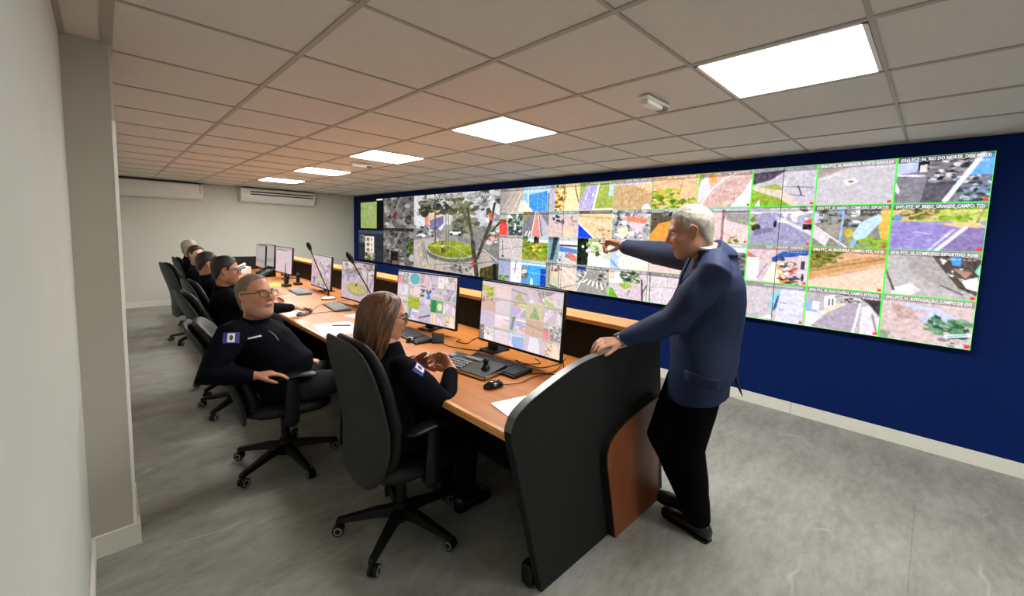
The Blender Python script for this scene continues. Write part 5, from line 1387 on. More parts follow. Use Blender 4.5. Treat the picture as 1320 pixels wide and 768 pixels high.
def add_glasses(root, F, m):
    t = F
    bm = BM()
    for s in (-1, 1):
        P = []
        for k in range(25):
            a = 2 * PI * k / 24; ca, sa = math.cos(a), math.sin(a)
            q = (abs(ca) ** 3.2 + abs(sa) ** 3.2) ** (-1 / 3.2)
            yy = s * 0.0335 + 0.026 * q * ca
            P.append(t((0.1035 - 0.16 * (abs(yy) / 0.06) ** 2 * 0.06, yy, 0.004 + 0.0185 * q * sa)))
        tube(bm, P, 0.0019 * t.s, 6)
        tube(bm, [t((0.094, s * 0.0595, 0.012)), t((0.082, s * 0.072, 0.013)), t((0.04, s * 0.079, 0.014)), t((0.0, s * 0.083, 0.016)), t((-0.02, s * 0.083, 0.0))], 0.0022 * t.s, 6)
    tube(bm, [t((0.103, -0.009, 0.009)), t((0.1075, 0, 0.0115)), t((0.103, 0.009, 0.009))], 0.0018 * t.s, 6)
    g = obj('glasses', bm, m, root, True)
    bm = BM()
    for s in (-1, 1):
        vs_ = []
        for k in range(20):
            a = 2 * PI * k / 20; ca, sa = math.cos(a), math.sin(a)
            q = (abs(ca) ** 3.2 + abs(sa) ** 3.2) ** (-1 / 3.2)
            yy = s * 0.0335 + 0.0245 * q * ca
            vs_.append(bm.verts.new(t((0.1035 - 0.16 * (abs(yy) / 0.06) ** 2 * 0.06, yy, 0.004 + 0.017 * q * sa))))
        bm.faces.new(vs_)
    obj('lenses', bm, M_lens, g)

def lens_mat():
    m = bpy.data.materials.new('spectacle_lens'); m.use_nodes = True
    nt = m.node_tree; nt.nodes.clear()
    o = nt.nodes.new('ShaderNodeOutputMaterial'); mx = nt.nodes.new('ShaderNodeMixShader'); tr = nt.nodes.new('ShaderNodeBsdfTransparent'); gl = nt.nodes.new('ShaderNodeBsdfGlossy')
    gl.inputs['Roughness'].default_value = 0.05
    fr = nt.nodes.new('ShaderNodeFresnel'); fr.inputs[0].default_value = 1.45
    nt.links.new(fr.outputs[0], mx.inputs[0]); nt.links.new(tr.outputs[0], mx.inputs[1]); nt.links.new(gl.outputs[0], mx.inputs[2]); nt.links.new(mx.outputs[0], o.inputs[0])
    return m
M_lens = lens_mat()
SKINC = {}

def shoe(root, heel, toe, m, sc=1.0):
    """a leather shoe from heel to toe resting on the floor (or tilted with its two points)"""
    heel, toe = Vector(heel), Vector(toe)
    d = (toe - heel); L = d.length; d.normalize()
    n = Vector((0, 0, 1)).cross(d).normalized(); u = d.cross(n)
    bm = BM(); rings = []
    for (t, w, h, z) in ((0.0, 0.022, 0.030, 0.045), (0.05, 0.033, 0.043, 0.047), (0.2, 0.037, 0.048, 0.050), (0.38, 0.037, 0.042, 0.044), (0.55, 0.042, 0.034, 0.036), (0.72, 0.047, 0.027, 0.029), (0.87, 0.041, 0.021, 0.024), (0.96, 0.026, 0.015, 0.019), (1.0, 0.01, 0.007, 0.017)):
        rings.append((heel + d * L * t + u * z * sc, n * w * sc, u * h * sc))
    loft(bm, rings, 16)
    for v in bm.verts:
        k = (v.co - heel).dot(u)
        if k < 0.004: v.co += u * (0.004 - k)
    s = obj('shoe', bm, m, root, True)
    bm = BM()
    pts = []
    for t, w in ((0.0, 0.022), (0.05, 0.034), (0.2, 0.038), (0.4, 0.037), (0.6, 0.045), (0.75, 0.048), (0.88, 0.042), (0.97, 0.026), (1.01, 0.008)): pts.append((t * L, w * sc))
    P = [heel + d * a + n * w for a, w in pts] + [heel + d * a - n * w for a, w in pts[::-1]]
    A = [bm.verts.new(p) for p in P]; B = [bm.verts.new(p + u * 0.011) for p in P]
    bm.faces.new(A[::-1]); bm.faces.new(B)
    for i in range(len(P)): bm.faces.new((A[i], A[(i + 1) % len(P)], B[(i + 1) % len(P)], B[i]))
    obj('sole', bm, M_plas, s)
    return s

from mathutils.bvhtree import BVHTree
def press(bm, target, n, out):
    """lay every point of bm on the target's surface along -n"""
    me = target.data
    tr = BVHTree.FromPolygons([v.co for v in me.vertices], [tuple(p.vertices) for p in me.polygons])
    for v in bm.verts:
        hit = tr.ray_cast(v.co + n * 0.12, -n, 0.4)
        if hit[0] is not None: v.co = hit[0] + n * out
        else:
            h2 = tr.find_nearest(v.co)
            v.co = h2[0] + h2[1] * out

def arm_badge(root, target, centre, normal, upv, w, h, lab=None):
    """a cloth flag badge pressed on to a sleeve: violet bands, white middle with a dark emblem"""
    n = Vector(normal).normalized(); u = Vector(upv); u = (u - n * u.dot(n)).normalized(); s = u.cross(n).normalized()
    bm = BM(); nx, ny = 18, 12; vs_ = {}
    for i in range(nx + 1):
        for j in range(ny + 1): vs_[i, j] = bm.verts.new(Vector(centre) + n * 0.05 + s * (i / nx - 0.5) * w + u * (j / ny - 0.5) * h)
    for i in range(nx):
        for j in range(ny):
            f = bm.faces.new((vs_[i, j], vs_[i + 1, j], vs_[i + 1, j + 1], vs_[i, j + 1]))
            x, y = (i + .5) / nx, (j + .5) / ny
            f.material_index = 1 if 0.28 < x < 0.72 and 0.06 < y < 0.94 else 0
            if ((x - .5) / .13) ** 2 + ((y - .5) / .27) ** 2 < 1: f.material_index = 2
    press(bm, target, n, 0.004)
    return obj('arm_badge', bm, [mat('badge_violet', '#3c3590', 0.7, var=0.05), mat('badge_white', '#e6e6ea', 0.7, var=0.03), mat('badge_emblem', '#4a4838', 0.7, var=0.1)], root)

M_navy = mat('navy_sweatshirt', '#0a0c14', 0.9, spec=0.08, var=0.12, scale=30, bump=0.15, bscale=500)
M_trs = mat('black_trousers', '#07080a', 0.9, spec=0.06, var=0.1, scale=25, bump=0.12, bscale=500)
M_shoe = mat('black_shoe_leather', '#101012', 0.3, var=0.06)
M_frame = mat('black_spectacle_frame', '#141214', 0.3, var=0.05)

def skinc(root, col):
    m = bpy.data.materials.new('eyelid_skin'); m.use_nodes = True
    b = m.node_tree.nodes['Principled BSDF']; b.inputs['Base Color'].default_value = tuple(col) + (1,); b.inputs['Roughness'].default_value = 0.5
    n = m.node_tree.nodes.new('ShaderNodeTexNoise'); n.inputs['Scale'].default_value = 60
    bp = m.node_tree.nodes.new('ShaderNodeBump'); bp.inputs['Strength'].default_value = 0.05
    m.node_tree.links.new(n.outputs['Fac'], bp.inputs['Height']); m.node_tree.links.new(bp.outputs['Normal'], b.inputs['Normal'])
    SKINC[root.name] = m

def figure(label, loc, pelvis, neck, fwd, shL, shR, head, hands, legs, group=None, skin='#c08a6c', lip='#a05a50', brow='#2a211c', stubble=None, cheeks='#c06a55',
           fat=0.0, nose=1.0, belly=0.0, chest=0.0, wide=1.0, voxel=0.006, coat=None, coat_m=None, trs_m=None, upper=0.29, fore=0.26, hem=0.0, coat_hem=None, grow=0.018, arm_r=(0.066, 0.054, 0.044, 0.036), coat_extra=None, eyes=True, wr=(0.006, 26), seed=1, collar=True, cuff_back=0.035, knee_hint=(1, 0, 0.6), coat_voxel=0.009):
    """one person: a continuous body (head, neck, trunk, arms, hands, legs) with clothing over it. All points are in metres in the scene, loc is the ground point of the figure"""
    root = thing('person', label, 'person', loc, 0, group)
    O = Vector(loc)
    def L(p): return Vector(p) - O
    pel, nek, sL, sR = L(pelvis), L(neck), L(shL), L(shR)
    F = Frame(L(head[0]), head[1], head[2], head[3], head[4])
    fwd = Vector(fwd)
    skinc(root, srgb(skin))
    bm = BM()
    pts, nlon, nlat = head_points(fat, nose)
    grid_closed(bm, [F(p) for p in pts], nlon, nlat)
    add_ears(bm, F)
    tube(bm, [nek - (F((-0.01, 0, -0.06)) - nek) * 0.3 + Vector((0, 0, -0.02)), nek, F((-0.012, 0, -0.075)), F((-0.008, 0, -0.02))], [0.055, 0.058 + fat, 0.054 + fat, 0.05], 16)
    loft(bm, torso_rings(pel, nek, fwd, sL, sR, -0.03, belly * 0.7, chest * 0.7, wide=wide)[1:], 24)
    elb, wrs = [], []
    for s, sh, hd in ((1, sL, hands[0]), (-1, sR, hands[1])):
        w = L(hd['wrist']); e = ik(sh, w, hd.get('upper', upper), hd.get('fore', fore), hd['hint'])
        elb.append(e); wrs.append(w)
        tube(bm, [sh, sh.lerp(e, 0.5), e, e.lerp(w, 0.35), w], [0.046, 0.038, 0.031, 0.035, 0.027], 14)
        hand(bm, w, hd['dir'], hd['palm'], hd.get('thumb_side', s), hd.get('curls', (0.4, 0.45, 0.5, 0.55)), hd.get('spread', 0.06), hd.get('scale', 1.0), hd.get('thumb', (0.6, 0.3)))
    kn, an = [], []
    for s, lg in ((1, legs[0]), (-1, legs[1])):
        hip = pel + Vector((0, 0, 1)).cross(fwd).normalized() * s * 0.085 + fwd.normalized() * 0.02
        a = L(lg['ankle']); k = L(lg['knee']) if 'knee' in lg else ik(hip, a, 0.43, 0.42, lg.get('hint', knee_hint))
        kn.append((hip, k)); an.append(a)
        tube(bm, [hip, hip.lerp(k, 0.5), k, k.lerp(a, 0.3), a], [0.066, 0.062, 0.046, 0.044, 0.032], 14)
        d = (L(lg['toe']) - L(lg['heel'])).normalized()
        tube(bm, [a, L(lg['heel']) + d * 0.06 + Vector((0, 0, 0.045)), L(lg['heel']) + d * 0.2 + Vector((0, 0, 0.03))], [0.034, 0.034, 0.026], 10)
    me = remeshed(bm, voxel, 3)
    p = F.inv(get_co(me))
    set_col(me, face_tint(p, srgb(skin), srgb(lip), None if brow is None else srgb(brow), None if stubble is None else srgb(stubble), srgb(cheeks)))
    link_mesh('body', me, M_skin, root)
    if eyes: add_eyes(root, F)
    # upper clothing
    bm = BM()
    ah = coat_hem
    loft(bm, torso_rings(pel, nek, fwd, sL, sR, grow, belly, chest, hem=hem, wide=wide), 28)
    if coat_extra: coat_extra(bm, dict(pel=pel, nek=nek, fwd=fwd, sL=sL, sR=sR, elb=elb, wrs=wrs, L=L, F=F, kn=kn))
    for i, (sh, e, w) in enumerate(((sL, elb[0], wrs[0]), (sR, elb[1], wrs[1]))):
        ax_ = (w - e).normalized()
        c = w - ax_ * cuff_back
        tube(bm, [sh + (nek - sh) * 0.25, sh, sh.lerp(e, 0.5), e, e.lerp(c, 0.5), c], [arm_r[0] * 0.95, arm_r[0], arm_r[1] * 1.08, arm_r[1], arm_r[2], arm_r[3]], 18)
    if collar:
        axd = (F((-0.01, 0, -0.06)) - nek).normalized()
        ff = fwd.normalized()
        tube(bm, [nek - axd * 0.03, nek + axd * 0.015 + ff * 0.004, nek + axd * 0.055 + ff * 0.004], [0.088, 0.077 + fat, 0.07 + fat], 20, False)
    jm = remeshed(bm, coat_voxel, 3)
    wrinkle(jm, wr[0], wr[1], seed)
    jk = link_mesh(coat or 'sweatshirt', jm, coat_m or M_navy, root)
    # trousers
    bm = BM()
    rr = torso_rings(pel, nek, fwd, sL, sR, 0.006, belly * 0.6, 0, wide=wide)[:4]
    loft(bm, rr, 24)
    for (hip, k), a in zip(kn, an):
        tube(bm, [hip, hip.lerp(k, 0.5), k, k.lerp(a, 0.5), a + Vector((0, 0, -0.01))], [0.098, 0.088, 0.07, 0.066, 0.06], 18, False)
    tm = remeshed(bm, 0.009, 3)
    wrinkle(tm, 0.005, 24, seed + 5)
    link_mesh('trousers', tm, trs_m or M_trs, root)
    for lg in legs: shoe(root, L(lg['heel']), L(lg['toe']), M_shoe)
    return root, F, jk, dict(elb=elb, wrs=wrs, L=L, sL=sL, sR=sR, nek=nek, pel=pel)
HL_SHORT = {-0.12: -0.085, -0.08: -0.082, -0.055: -0.07, -0.038: -0.03, -0.024: 0.014, 0.0: 0.028, 0.008: 0.006, 0.02: 0.006, 0.034: 0.04, 0.055: 0.07, 0.075: 0.083, 0.11: 0.088}
HL_HIGH = {-0.12: -0.085, -0.08: -0.08, -0.055: -0.065, -0.038: -0.025, -0.024: 0.016, 0.0: 0.028, 0.008: 0.012, 0.02: 0.03, 0.034: 0.07, 0.055: 0.09, 0.075: 0.097, 0.11: 0.1}
# ------------------------------------------------------------------ the people in the room
M_hair_grey = mat('hair_silver', '#979187', 0.6, var=0.3, scale=55, bump=0.3, bscale=300)
M_hair_salt = mat('hair_grey_brown', '#786858', 0.6, var=0.3, scale=70, bump=0.4, bscale=250)
M_hair_black = mat('hair_black', '#1c1714', 0.5, var=0.2, scale=70, bump=0.4, bscale=250)
M_hair_dark = mat('hair_dark_brown', '#2a1c16', 0.5, var=0.2, scale=70, bump=0.4, bscale=250)

def strand_mat(name, c1, c2):
    m = bpy.data.materials.new(name); m.use_nodes = True
    nt = m.node_tree; b = nt.nodes['Principled BSDF']; b.inputs['Roughness'].default_value = 0.42
    tc = nt.nodes.new('ShaderNodeTexCoord'); mp = nt.nodes.new('ShaderNodeMapping'); mp.inputs['Scale'].default_value = (90, 90, 7)
    n = nt.nodes.new('ShaderNodeTexNoise'); n.inputs['Scale'].default_value = 1.0; n.inputs['Detail'].default_value = 3
    rp = nt.nodes.new('ShaderNodeValToRGB'); rp.color_ramp.elements[0].position = .32; rp.color_ramp.elements[1].position = .7
    rp.color_ramp.elements[0].color = srgb(c1) + (1,); rp.color_ramp.elements[1].color = srgb(c2) + (1,)
    L = nt.links.new
    L(tc.outputs['Object'], mp.inputs['Vector']); L(mp.outputs['Vector'], n.inputs['Vector']); L(n.outputs['Fac'], rp.inputs['Fac']); L(rp.outputs['Color'], b.inputs['Base Color'])
    bp = nt.nodes.new('ShaderNodeBump'); bp.inputs['Strength'].default_value = .5; bp.inputs['Distance'].default_value = .004
    L(n.outputs['Fac'], bp.inputs['Height']); L(bp.outputs['Normal'], b.inputs['Normal'])
    return m
M_hair_red = strand_mat('hair_auburn', '#3e2612', '#74492a')

M_greytrs = mat('charcoal_trousers', '#26272a', 0.9, spec=0.1, var=0.12, scale=25, bump=0.12, bscale=500)
def seated_legs(x, y, yaw, spread=0.11, reach=0.42, foot=0.36):
    d = Vector((math.cos(yaw), math.sin(yaw), 0)); n = Vector((-d.y, d.x, 0)); o = Vector((x, y, 0)); out = []
    for s in (1, -1):
        k = o + d * reach + n * s * spread + Vector((0, 0, 0.555)); a = o + d * foot + n * s * spread + Vector((0, 0, 0.085))
        out.append(dict(knee=k, ankle=a, heel=a - d * 0.06 - Vector((0, 0, 0.085)), toe=a + d * 0.20 - Vector((0, 0, 0.085))))
    return out

# the red-haired woman
w, F, jk, J = figure('woman with shoulder length auburn hair and glasses, hands clasped on the desk', (1.04, 1.86, 0),
    (1.03, 1.86, 0.54), (0.995, 1.885, 0.945), (1, -0.05, 0), (1.06, 2.055, 0.895), (1.005, 1.715, 0.895), ((1.0, 1.91, 1.135), R(-26), R(8), R(0), 1.0),
    (dict(wrist=(1.225, 1.985, 0.845), dir=(0.42, -0.75, 0.32), palm=(-0.75, -0.35, -0.3), hint=(0.3, 1, -0.8), curls=(0.6, 0.65, 0.7, 0.75), upper=0.26, fore=0.24),
     dict(wrist=(1.285, 1.745, 0.85), dir=(0.02, 0.88, 0.42), palm=(-0.85, 0.15, 0.1), hint=(0.4, -0.7, -1.0), curls=(0.55, 0.6, 0.65, 0.7), upper=0.25, fore=0.22)),
    seated_legs(1.03, 1.86, R(2), 0.10, 0.40, 0.38), skin='#c98f72', lip='#a8524c', nose=0.9, chest=0.03, wide=0.98, voxel=0.0055, wr=(0.007, 24), seed=3, arm_r=(0.068, 0.062, 0.05, 0.04), coat_voxel=0.008)
def long_hair(root, F, m):
    bm = BM()
    pts, nlon, nlat = head_points(0, 0.9, 96, 64)
    zs = [0.126, 0.122, 0.112, 0.095, 0.07, 0.04, 0.0, -0.05, -0.10, -0.14, -0.175, -0.195]
    n = 72; outer = []; inner = []
    for i, z in enumerate(zs):
        rx = np.interp(z, [-0.2, -0.1, 0.0, 0.05, 0.09, 0.115, 0.127], [0.105, 0.118, 0.122, 0.118, 0.094, 0.058, 0.012])
        ry = np.interp(z, [-0.2, -0.1, 0.0, 0.05, 0.09, 0.115, 0.127], [0.112, 0.116, 0.108, 0.099, 0.078, 0.046, 0.01])
        op = R(np.interp(z, [-0.2, -0.1, 0.0, 0.04, 0.075, 0.09, 0.1], [74, 64, 58, 52, 34, 10, 0.5]))
        ro, ri = [], []
        for k in range(n + 1):
            a = op + (2 * PI - 2 * op) * k / n
            wv = 0.005 * math.sin(a * 13 + z * 22) + 0.003 * math.sin(a * 29 - z * 40 + 1) + 0.002 * math.sin(a * 51 + z * 10)
            wv *= np.interp(z, [-0.2, 0.1, 0.127], [1.4, 0.7, 0.1])
            cx = -0.022
            ro.append(bm.verts.new(F((cx + (rx + wv) * math.cos(a), (ry + wv) * math.sin(a), z + (0.012 * math.sin(a * 9) if i == len(zs) - 1 else 0)))))
            ri.append(bm.verts.new(F((cx + (rx * 0.78) * math.cos(a), (ry * 0.78) * math.sin(a), z - (0.012 if i == 0 else 0)))))
        outer.append(ro); inner.append(ri)
    for G in (outer, inner):
        for A, B in zip(G[:-1], G[1:]):
            for k in range(n): bm.faces.new((A[k], A[k + 1], B[k + 1], B[k]))
    for A, B in ((outer[-1], inner[-1]), (outer[0], inner[0])):
        for k in range(n): bm.faces.new((A[k], A[k + 1], B[k + 1], B[k]))
    for k in (0, n):
        for (A, B, Ci, Di) in zip(outer[:-1], outer[1:], inner[:-1], inner[1:]): bm.faces.new((A[k], B[k], Di[k], Ci[k]))
    bm.faces.new(outer[0][:-1])
    o = obj('hair', bm, m, root, True)
    s = o.modifiers.new('s', 'SUBSURF'); s.levels = 1; s.render_levels = 1
long_hair(w, F, M_hair_red)
add_glasses(w, F, M_frame)
arm_badge(w, jk, J['sR'].lerp(J['elb'][1], 0.03) + Vector((0.03, -0.04, 0.03)), (0.3, -0.8, 0.5), (-0.5, -0.05, 0.85), 0.07, 0.056)

# the grey-haired man turned to the camera
m2, F, jk, J = figure('stout grey-haired man with glasses leaning back in his chair, face turned to the camera', (0.84, 2.86, 0),
    (0.81, 2.87, 0.55), (0.645, 2.91, 0.965), (0.80, -0.60, 0), (0.765, 3.065, 0.925), (0.50, 2.795, 0.935), ((0.648, 2.885, 1.145), R(-60), R(-9), R(-2), 1.1),
    (dict(wrist=(0.94, 2.97, 0.66), dir=(0.85, -0.4, -0.1), palm=(0, -0.1, -1), hint=(0.2, 1, -0.6)),
     dict(wrist=(0.585, 2.67, 0.715), dir=(0.97, -0.12, 0.0), palm=(0, 0, -1), hint=(-0.45, -0.4, -0.9), curls=(0.25, 0.28, 0.33, 0.38), upper=0.235, fore=0.215)),
    [dict(knee=(1.27, 2.93, 0.575), ankle=(1.24, 2.95, 0.085), heel=(1.18, 2.95, 0), toe=(1.44, 2.90, 0)), dict(knee=(1.22, 2.66, 0.57), ankle=(1.16, 2.60, 0.085), heel=(1.10, 2.61, 0), toe=(1.36, 2.55, 0))],
    skin='#c58a6c', lip='#a3584c', brow='#6c5c4c', stubble='#a08070', fat=0.008, nose=1.15, belly=0.06, chest=0.025, wide=1.1, voxel=0.0055, trs_m=M_greytrs, wr=(0.008, 20), seed=8, arm_r=(0.082, 0.072, 0.056, 0.045), coat_voxel=0.008)
hair_cap(m2, F, 0.008, 1.15, HL_HIGH, 0.005, M_hair_salt, 4)
add_glasses(m2, F, M_frame)
arm_badge(m2, jk, J['sR'].lerp(J['elb'][1], 0.0) + Vector((-0.01, -0.06, 0.0)), (-0.2, -0.9, 0.35), (0.1, 0.2, 0.9), 0.078, 0.06)
def name_tag(root, target, c, n, u, w, h, m):
    n = Vector(n).normalized(); u = Vector(u); u = (u - n * u.dot(n)).normalized(); s = u.cross(n)
    bm = BM(); vs_ = [[bm.verts.new(Vector(c) + n * .05 + s * (i / 8 - .5) * w + u * (j / 3 - .5) * h) for j in range(4)] for i in range(9)]
    for i in range(8):
        for j in range(3): bm.faces.new((vs_[i][j], vs_[i + 1][j], vs_[i + 1][j + 1], vs_[i][j + 1]))
    press(bm, target, n, 0.003)
    obj('name_tag', bm, m, root)
name_tag(m2, jk, J['nek'] + Vector((-0.02, -0.20, -0.035)), (0.5, -0.85, 0.2), (0, 0, 1), 0.065, 0.009, M_lplas)
name_tag(m2, jk, J['nek'] + Vector((0.08, -0.16, -0.05)), (0.8, -0.6, 0.2), (-0.3, 0.3, 1), 0.005, 0.07, M_gplas)

# the dark-haired man with glasses
m3, F, jk, J = figure('dark-haired man with black glasses in profile, hand on a mouse, third along the desk', (0.82, 4.15, 0),
    (0.83, 4.15, 0.55), (0.70, 4.10, 1.035), (1, -0.12, 0), (0.76, 4.29, 0.985), (0.695, 3.90, 0.985), ((0.705, 4.06, 1.195), R(-16), R(4), R(0), 0.98),
    (dict(wrist=(1.02, 4.36, 0.68), dir=(0.9, -0.2, -0.05), palm=(0, 0, -1), hint=(0, 1, -0.8)),
     dict(wrist=(1.215, 4.05, 0.835), dir=(0.95, 0.22, -0.08), palm=(0, 0, -1), hint=(-0.2, -1, -0.8), curls=(0.3, 0.3, 0.35, 0.4), upper=0.30, fore=0.27)),
    seated_legs(0.83, 4.15, R(0)), skin='#bd8263', lip='#9c5248', brow='#1c1412', stubble='#7c5c4c', voxel=0.006, wr=(0.007, 22), seed=12, belly=0.03)
hair_cap(m3, F, 0, 1, HL_SHORT, 0.008, M_hair_black, 6)
add_glasses(m3, F, M_frame)
arm_badge(m3, jk, J['sR'].lerp(J['elb'][1], 0.35) + Vector((0.0, -0.09, 0.0)), (0.1, -1, 0.15), (0, 0, 1), 0.07, 0.055)

# the dark-haired man behind him
m4, F, jk, J = figure('dark-haired man without glasses, seated fourth along the desk behind the man with black glasses', (0.88, 4.98, 0),
    (0.90, 4.98, 0.55), (0.715, 4.96, 1.04), (1, 0.0, 0), (0.76, 5.15, 0.985), (0.73, 4.77, 0.985), ((0.715, 4.95, 1.185), R(-4), R(8), R(0), 0.95),
    (dict(wrist=(1.2, 5.15, 0.83), dir=(0.9, -0.2, -0.05), palm=(0, 0, -1), hint=(0, 1, -0.8)), dict(wrist=(1.2, 4.82, 0.83), dir=(0.95, 0.1, -0.05), palm=(0, 0, -1), hint=(0, -1, -0.8))),
    seated_legs(0.90, 4.98, R(4)), skin='#b87c5e', lip='#9a5246', brow='#1c1412', voxel=0.007, wr=(0.007, 22), seed=15)
hair_cap(m4, F, 0, 1, HL_SHORT, 0.008, M_hair_black, 9)
arm_badge(m4, jk, J['sR'].lerp(J['elb'][1], 0.35) + Vector((0.0, -0.09, 0.0)), (0.0, -1, 0.2), (0, 0, 1), 0.07, 0.055)

# pale-faced person with dark hair
p5, F, jk, J = figure('person with dark hair, pale face turned to the camera, fifth along the desk', (0.97, 6.85, 0),
    (0.98, 6.85, 0.55), (0.85, 6.77, 1.005), (0.95, -0.3, 0), (0.91, 6.95, 0.955), (0.80, 6.59, 0.955), ((0.85, 6.71, 1.165), R(-62), R(0), R(0), 0.97),
    (dict(wrist=(1.22, 7.0, 0.83), dir=(0.9, -0.2, -0.05), palm=(0, 0, -1), hint=(0, 1, -0.8)), dict(wrist=(1.22, 6.68, 0.83), dir=(0.95, 0.1, -0.05), palm=(0, 0, -1), hint=(0, -1, -0.8))),
    seated_legs(0.98, 6.85, R(6)), skin='#d0a288', lip='#a55a52', brow='#2a1c18', voxel=0.007, wr=(0.006, 22), seed=17, nose=0.9)
hair_cap(p5, F, 0, 0.9, HL_SHORT, 0.014, M_hair_dark, 10)

# farthest man with grey hair
p6, F, jk, J = figure('grey-haired person seated farthest along the desk, in front of the far wall', (1.03, 7.78, 0),
    (1.04, 7.78, 0.55), (0.89, 7.70, 1.045), (1, -0.1, 0), (0.93, 7.89, 0.99), (0.89, 7.51, 0.99), ((0.90, 7.66, 1.205), R(-8), R(4), R(0), 1.03),
    (dict(wrist=(1.22, 7.9, 0.83), dir=(0.9, -0.2, -0.05), palm=(0, 0, -1), hint=(0, 1, -0.8)), dict(wrist=(1.22, 7.6, 0.83), dir=(0.95, 0.1, -0.05), palm=(0, 0, -1), hint=(0, -1, -0.8))),
    seated_legs(1.04, 7.78, R(0)), skin='#bd8468', lip='#9a5a50', brow='#5c5048', voxel=0.007, wr=(0.006, 22), seed=19)
hair_cap(p6, F, 0, 1, HL_SHORT, 0.006, M_hair_grey, 11)

# the standing man in the blue jacket
M_blazer = mat('blue_wool_jacket', '#1f2a49', 0.7, spec=0.25, var=0.12, scale=60, bump=0.15, bscale=600)
M_shirt = mat('pale_blue_shirt', '#c4ccdc', 0.7, var=0.04)
def blazer_extra(bm, g):
    pel, nek, sL, sR = g['pel'], g['nek'], g['sL'], g['sR']
    f = Vector(g['fwd']).normalized(); lat = Vector((0, 0, 1)).cross(f).normalized()
    rings = []
    for (z, rx, ry, fo) in ((0.26, 0.172, 0.135, 0.005), (0.16, 0.182, 0.146, 0.0), (0.05, 0.184, 0.148, 0.004), (-0.05, 0.183, 0.148, 0.012), (-0.125, 0.181, 0.147, 0.016)):
        rings.append((pel + Vector((0, 0, z)) + f * fo, lat * rx, f * ry + Vector((0, 0, -0.03 if z < 0 else 0))))
    loft(bm, rings, 30)
    # tail standing away at the back beside the vent
    b = pel - f * 0.15 - lat * 0.03
    tube(bm, [b + Vector((0, 0, 0.06)), b - f * 0.03 + Vector((0, 0, -0.04)), b - f * 0.07 + Vector((0, 0, -0.13))], [0.02, 0.03, 0.012], 12, True, (f, 0.4))
    axn = (g['F']((-0.012, 0, -0.06)) - nek).normalized()
    tube(bm, [nek + Vector((0, 0, -0.14)), nek + Vector((0, 0, -0.08)) - f * 0.005, nek + Vector((0, 0, -0.02)) - f * 0.008, nek + axn * 0.035], [0.13, 0.122, 0.105, 0.086], 20, False)
    # padded shoulders
    for s in (sL, sR):
        tube(bm, [nek + (s - nek) * 0.45 + Vector((0, 0, -0.0)), s + Vector((0, 0, 0.012))], [0.07, 0.066], 16)
sm, F, jk, J = figure('silver-haired man in a blue jacket standing at the desk end, pointing at the video wall', (2.16, 0.79, 0),
    (2.15, 0.79, 0.905), (2.155, 0.775, 1.500), (-0.64, 0.77, 0), (1.992, 0.705, 1.418), (2.265, 0.90, 1.470), ((2.068, 0.862, 1.603), R(122), R(14), R(0), 1.07),
    (dict(wrist=(1.835, 1.085, 1.047), dir=(-0.95, 0.30, 0.02), palm=(-0.05, 0.25, -1), hint=(0.5, -0.3, -0.9), curls=((0.25, 0.55, 0.4), (0.3, 0.6, 0.4), (0.3, 0.65, 0.4), (0.35, 0.65, 0.4)), upper=0.30, fore=0.275, thumb=(0.35, 0.2), scale=1.05),
     dict(wrist=(2.345, 1.405, 1.518), dir=(0.08, 0.98, 0.14), palm=(-0.35, 0.1, -0.93), hint=(0.3, -0.2, -1), curls=(0.06, (0.9, 1.3, 0.9), (1.0, 1.35, 0.9), (1.05, 1.35, 0.9)), spread=0.03, upper=0.265, fore=0.25, thumb=(0.5, 0.35), scale=1.15)),
    [dict(ankle=(2.195, 0.765, 0.095), knee=(2.11, 0.80, 0.50), heel=(2.183, 0.70, 0), toe=(2.245, 0.985, 0)), dict(ankle=(2.325, 0.865, 0.095), knee=(2.085, 0.955, 0.52), heel=(2.315, 0.80, 0), toe=(2.355, 1.085, 0))],
    skin='#b07a60', lip='#94524a', brow='#7c7064', stubble='#a88474', fat=0.003, nose=1.1, belly=0.03, chest=0.015, wide=1.02, voxel=0.0055, coat='jacket', coat_m=M_blazer, trs_m=M_trs, grow=0.02,
    arm_r=(0.080, 0.070, 0.058, 0.047), coat_extra=blazer_extra, wr=(0.011, 21), seed=33, collar=False, coat_voxel=0.008, cuff_back=0.04)
hair_cap(sm, F, 0.003, 1.1, HL_SHORT, 0.007, M_hair_grey, 21)
nek, f = J['nek'], Vector((-0.64, 0.77, 0)); lat = Vector((0, 0, 1)).cross(f)
ax = (F((-0.012, 0, -0.06)) - nek).normalized()
def collar_ring(name, z0, z1, r0_, r1_, thick, m, gap, parent, drop):
    """a band around the neck, open at the throat and lower in front"""
    bm = BM(); n = 40; rows = []
    for (z, r) in ((z0, r0_), ((z0 + z1) / 2, (r0_ + r1_) / 2), (z1, r1_), (z1, r1_ - thick), ((z0 + z1) / 2, (r0_ + r1_) / 2 - thick), (z0, r0_ - thick)):
        row = []
        for k in range(n + 1):
            a = gap + (2 * PI - 2 * gap) * k / n
            row.append(bm.verts.new(nek + ax * (z - drop * (0.5 + 0.5 * math.cos(a)) ** 2) + f * (r * math.cos(a) * 1.0 + 0.006 + drop * 0.35 * (0.5 + 0.5 * math.cos(a)) ** 2) + lat * (r * math.sin(a) * 1.0)))
        rows.append(row)
    for i in range(6):
        A, B = rows[i], rows[(i + 1) % 6]
        for k in range(n): bm.faces.new((A[k], A[k + 1], B[k + 1], B[k]))
    for k in (0, n): bm.faces.new([rows[i][k] for i in range(6)])
    return obj(name, bm, m, parent, True)
collar_ring('shirt_collar', 0.01, 0.088, 0.084, 0.074, 0.006, M_shirt, 0.15, sm, 0.03)
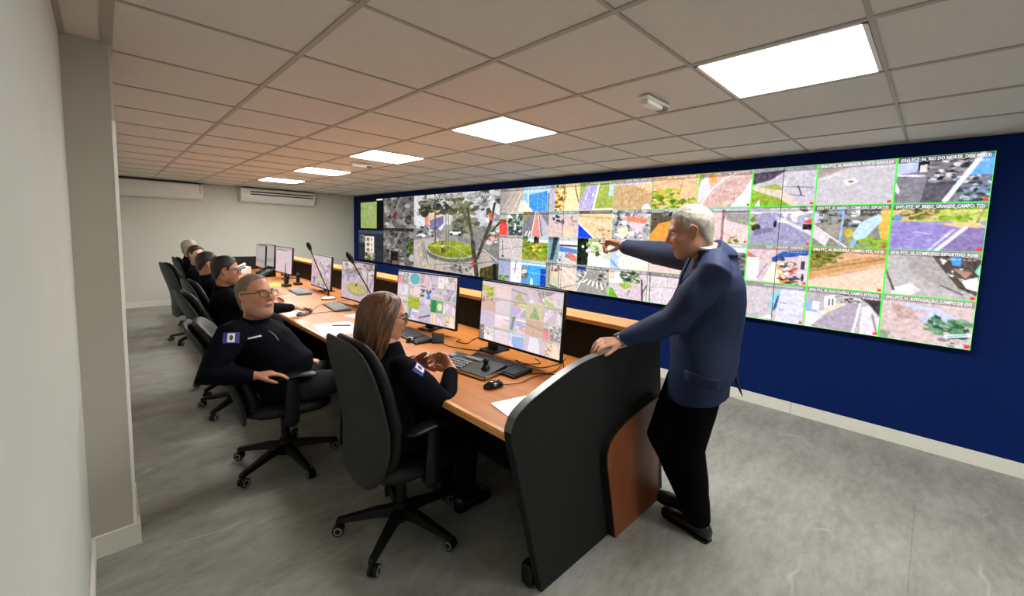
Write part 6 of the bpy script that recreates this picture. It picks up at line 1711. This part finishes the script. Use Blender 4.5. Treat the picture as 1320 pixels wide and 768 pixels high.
collar_ring('jacket_collar', -0.01, 0.07, 0.112, 0.09, 0.012, M_blazer, 0.42, jk, 0.06)
# lapels, pocket flaps and buttons pressed on to the jacket
def pressed(name, pts, target, m, out, thick=0.005, sub=6, nd=None):
    bm = BM(); c = sum((Vector(p) for p in pts), Vector()) / len(pts)
    a, b, c_, d = [Vector(p) for p in pts]
    g = [[bm.verts.new((a.lerp(b, i / sub)).lerp(d.lerp(c_, i / sub), j / sub)) for j in range(sub + 1)] for i in range(sub + 1)]
    for i in range(sub):
        for j in range(sub): bm.faces.new((g[i][j], g[i + 1][j], g[i + 1][j + 1], g[i][j + 1]))
    press(bm, target, (nd or (b - a).cross(d - a)).normalized(), out)
    o = obj(name, bm, m, target, True)
    so = o.modifiers.new('t', 'SOLIDIFY'); so.thickness = thick; so.offset = 1
    return o
pel = J['pel']
for s in (1, -1):
    pressed('lapel', [nek + f * 0.10 + lat * s * 0.075 + Vector((0, 0, -0.01)), nek + f * 0.15 + lat * s * 0.13 + Vector((0, 0, -0.10)), nek + f * 0.2 + lat * s * 0.02 + Vector((0, 0, -0.33)), nek + f * 0.13 + lat * s * 0.045 + Vector((0, 0, -0.07))], jk, M_blazer, 0.003, nd=f + lat * s * 0.35)
pressed('pocket_flap', [pel + lat * 0.19 + f * 0.12 + Vector((0, 0, 0.035)), pel + lat * 0.2 - f * 0.02 + Vector((0, 0, 0.02)), pel + lat * 0.21 - f * 0.02 + Vector((0, 0, -0.03)), pel + lat * 0.2 + f * 0.12 + Vector((0, 0, -0.015))], jk, M_blazer, 0.002, 0.004, nd=lat)
pressed('vent_seam', [pel - f * 0.19 + lat * 0.045 + Vector((0, 0, 0.06)), pel - f * 0.19 + lat * 0.05 + Vector((0, 0, 0.06)), pel - f * 0.21 + lat * 0.055 + Vector((0, 0, -0.17)), pel - f * 0.21 + lat * 0.047 + Vector((0, 0, -0.17))], jk, M_plas, 0.0015, 0.001, nd=-f)
# shirt cuffs and wristwatch
for i in (0, 1):
    e, wv = J['elb'][i], J['wrs'][i]; a = (wv - e).normalized()
    bm = BM(); tube(bm, [wv - a * 0.06, wv - a * 0.018], [0.043, 0.039], 20, False); obj('shirt_cuff', bm, M_shirt, sm, True)
e, wv = J['elb'][0], J['wrs'][0]; a = (wv - e).normalized()
bm = BM(); tube(bm, [wv - a * 0.014, wv + a * 0.004], [0.0345, 0.0335], 20, False); wt = obj('wristwatch', bm, M_metal, sm, True)
u = Vector((0, 0, 1)); u = (u - a * u.dot(a)).normalized()
bm = BM(); cyl(bm, wv - a * 0.005 + u * 0.026, wv - a * 0.005 + u * 0.038, 0.018, 20); obj('watch_face', bm, M_gplas, wt, True)
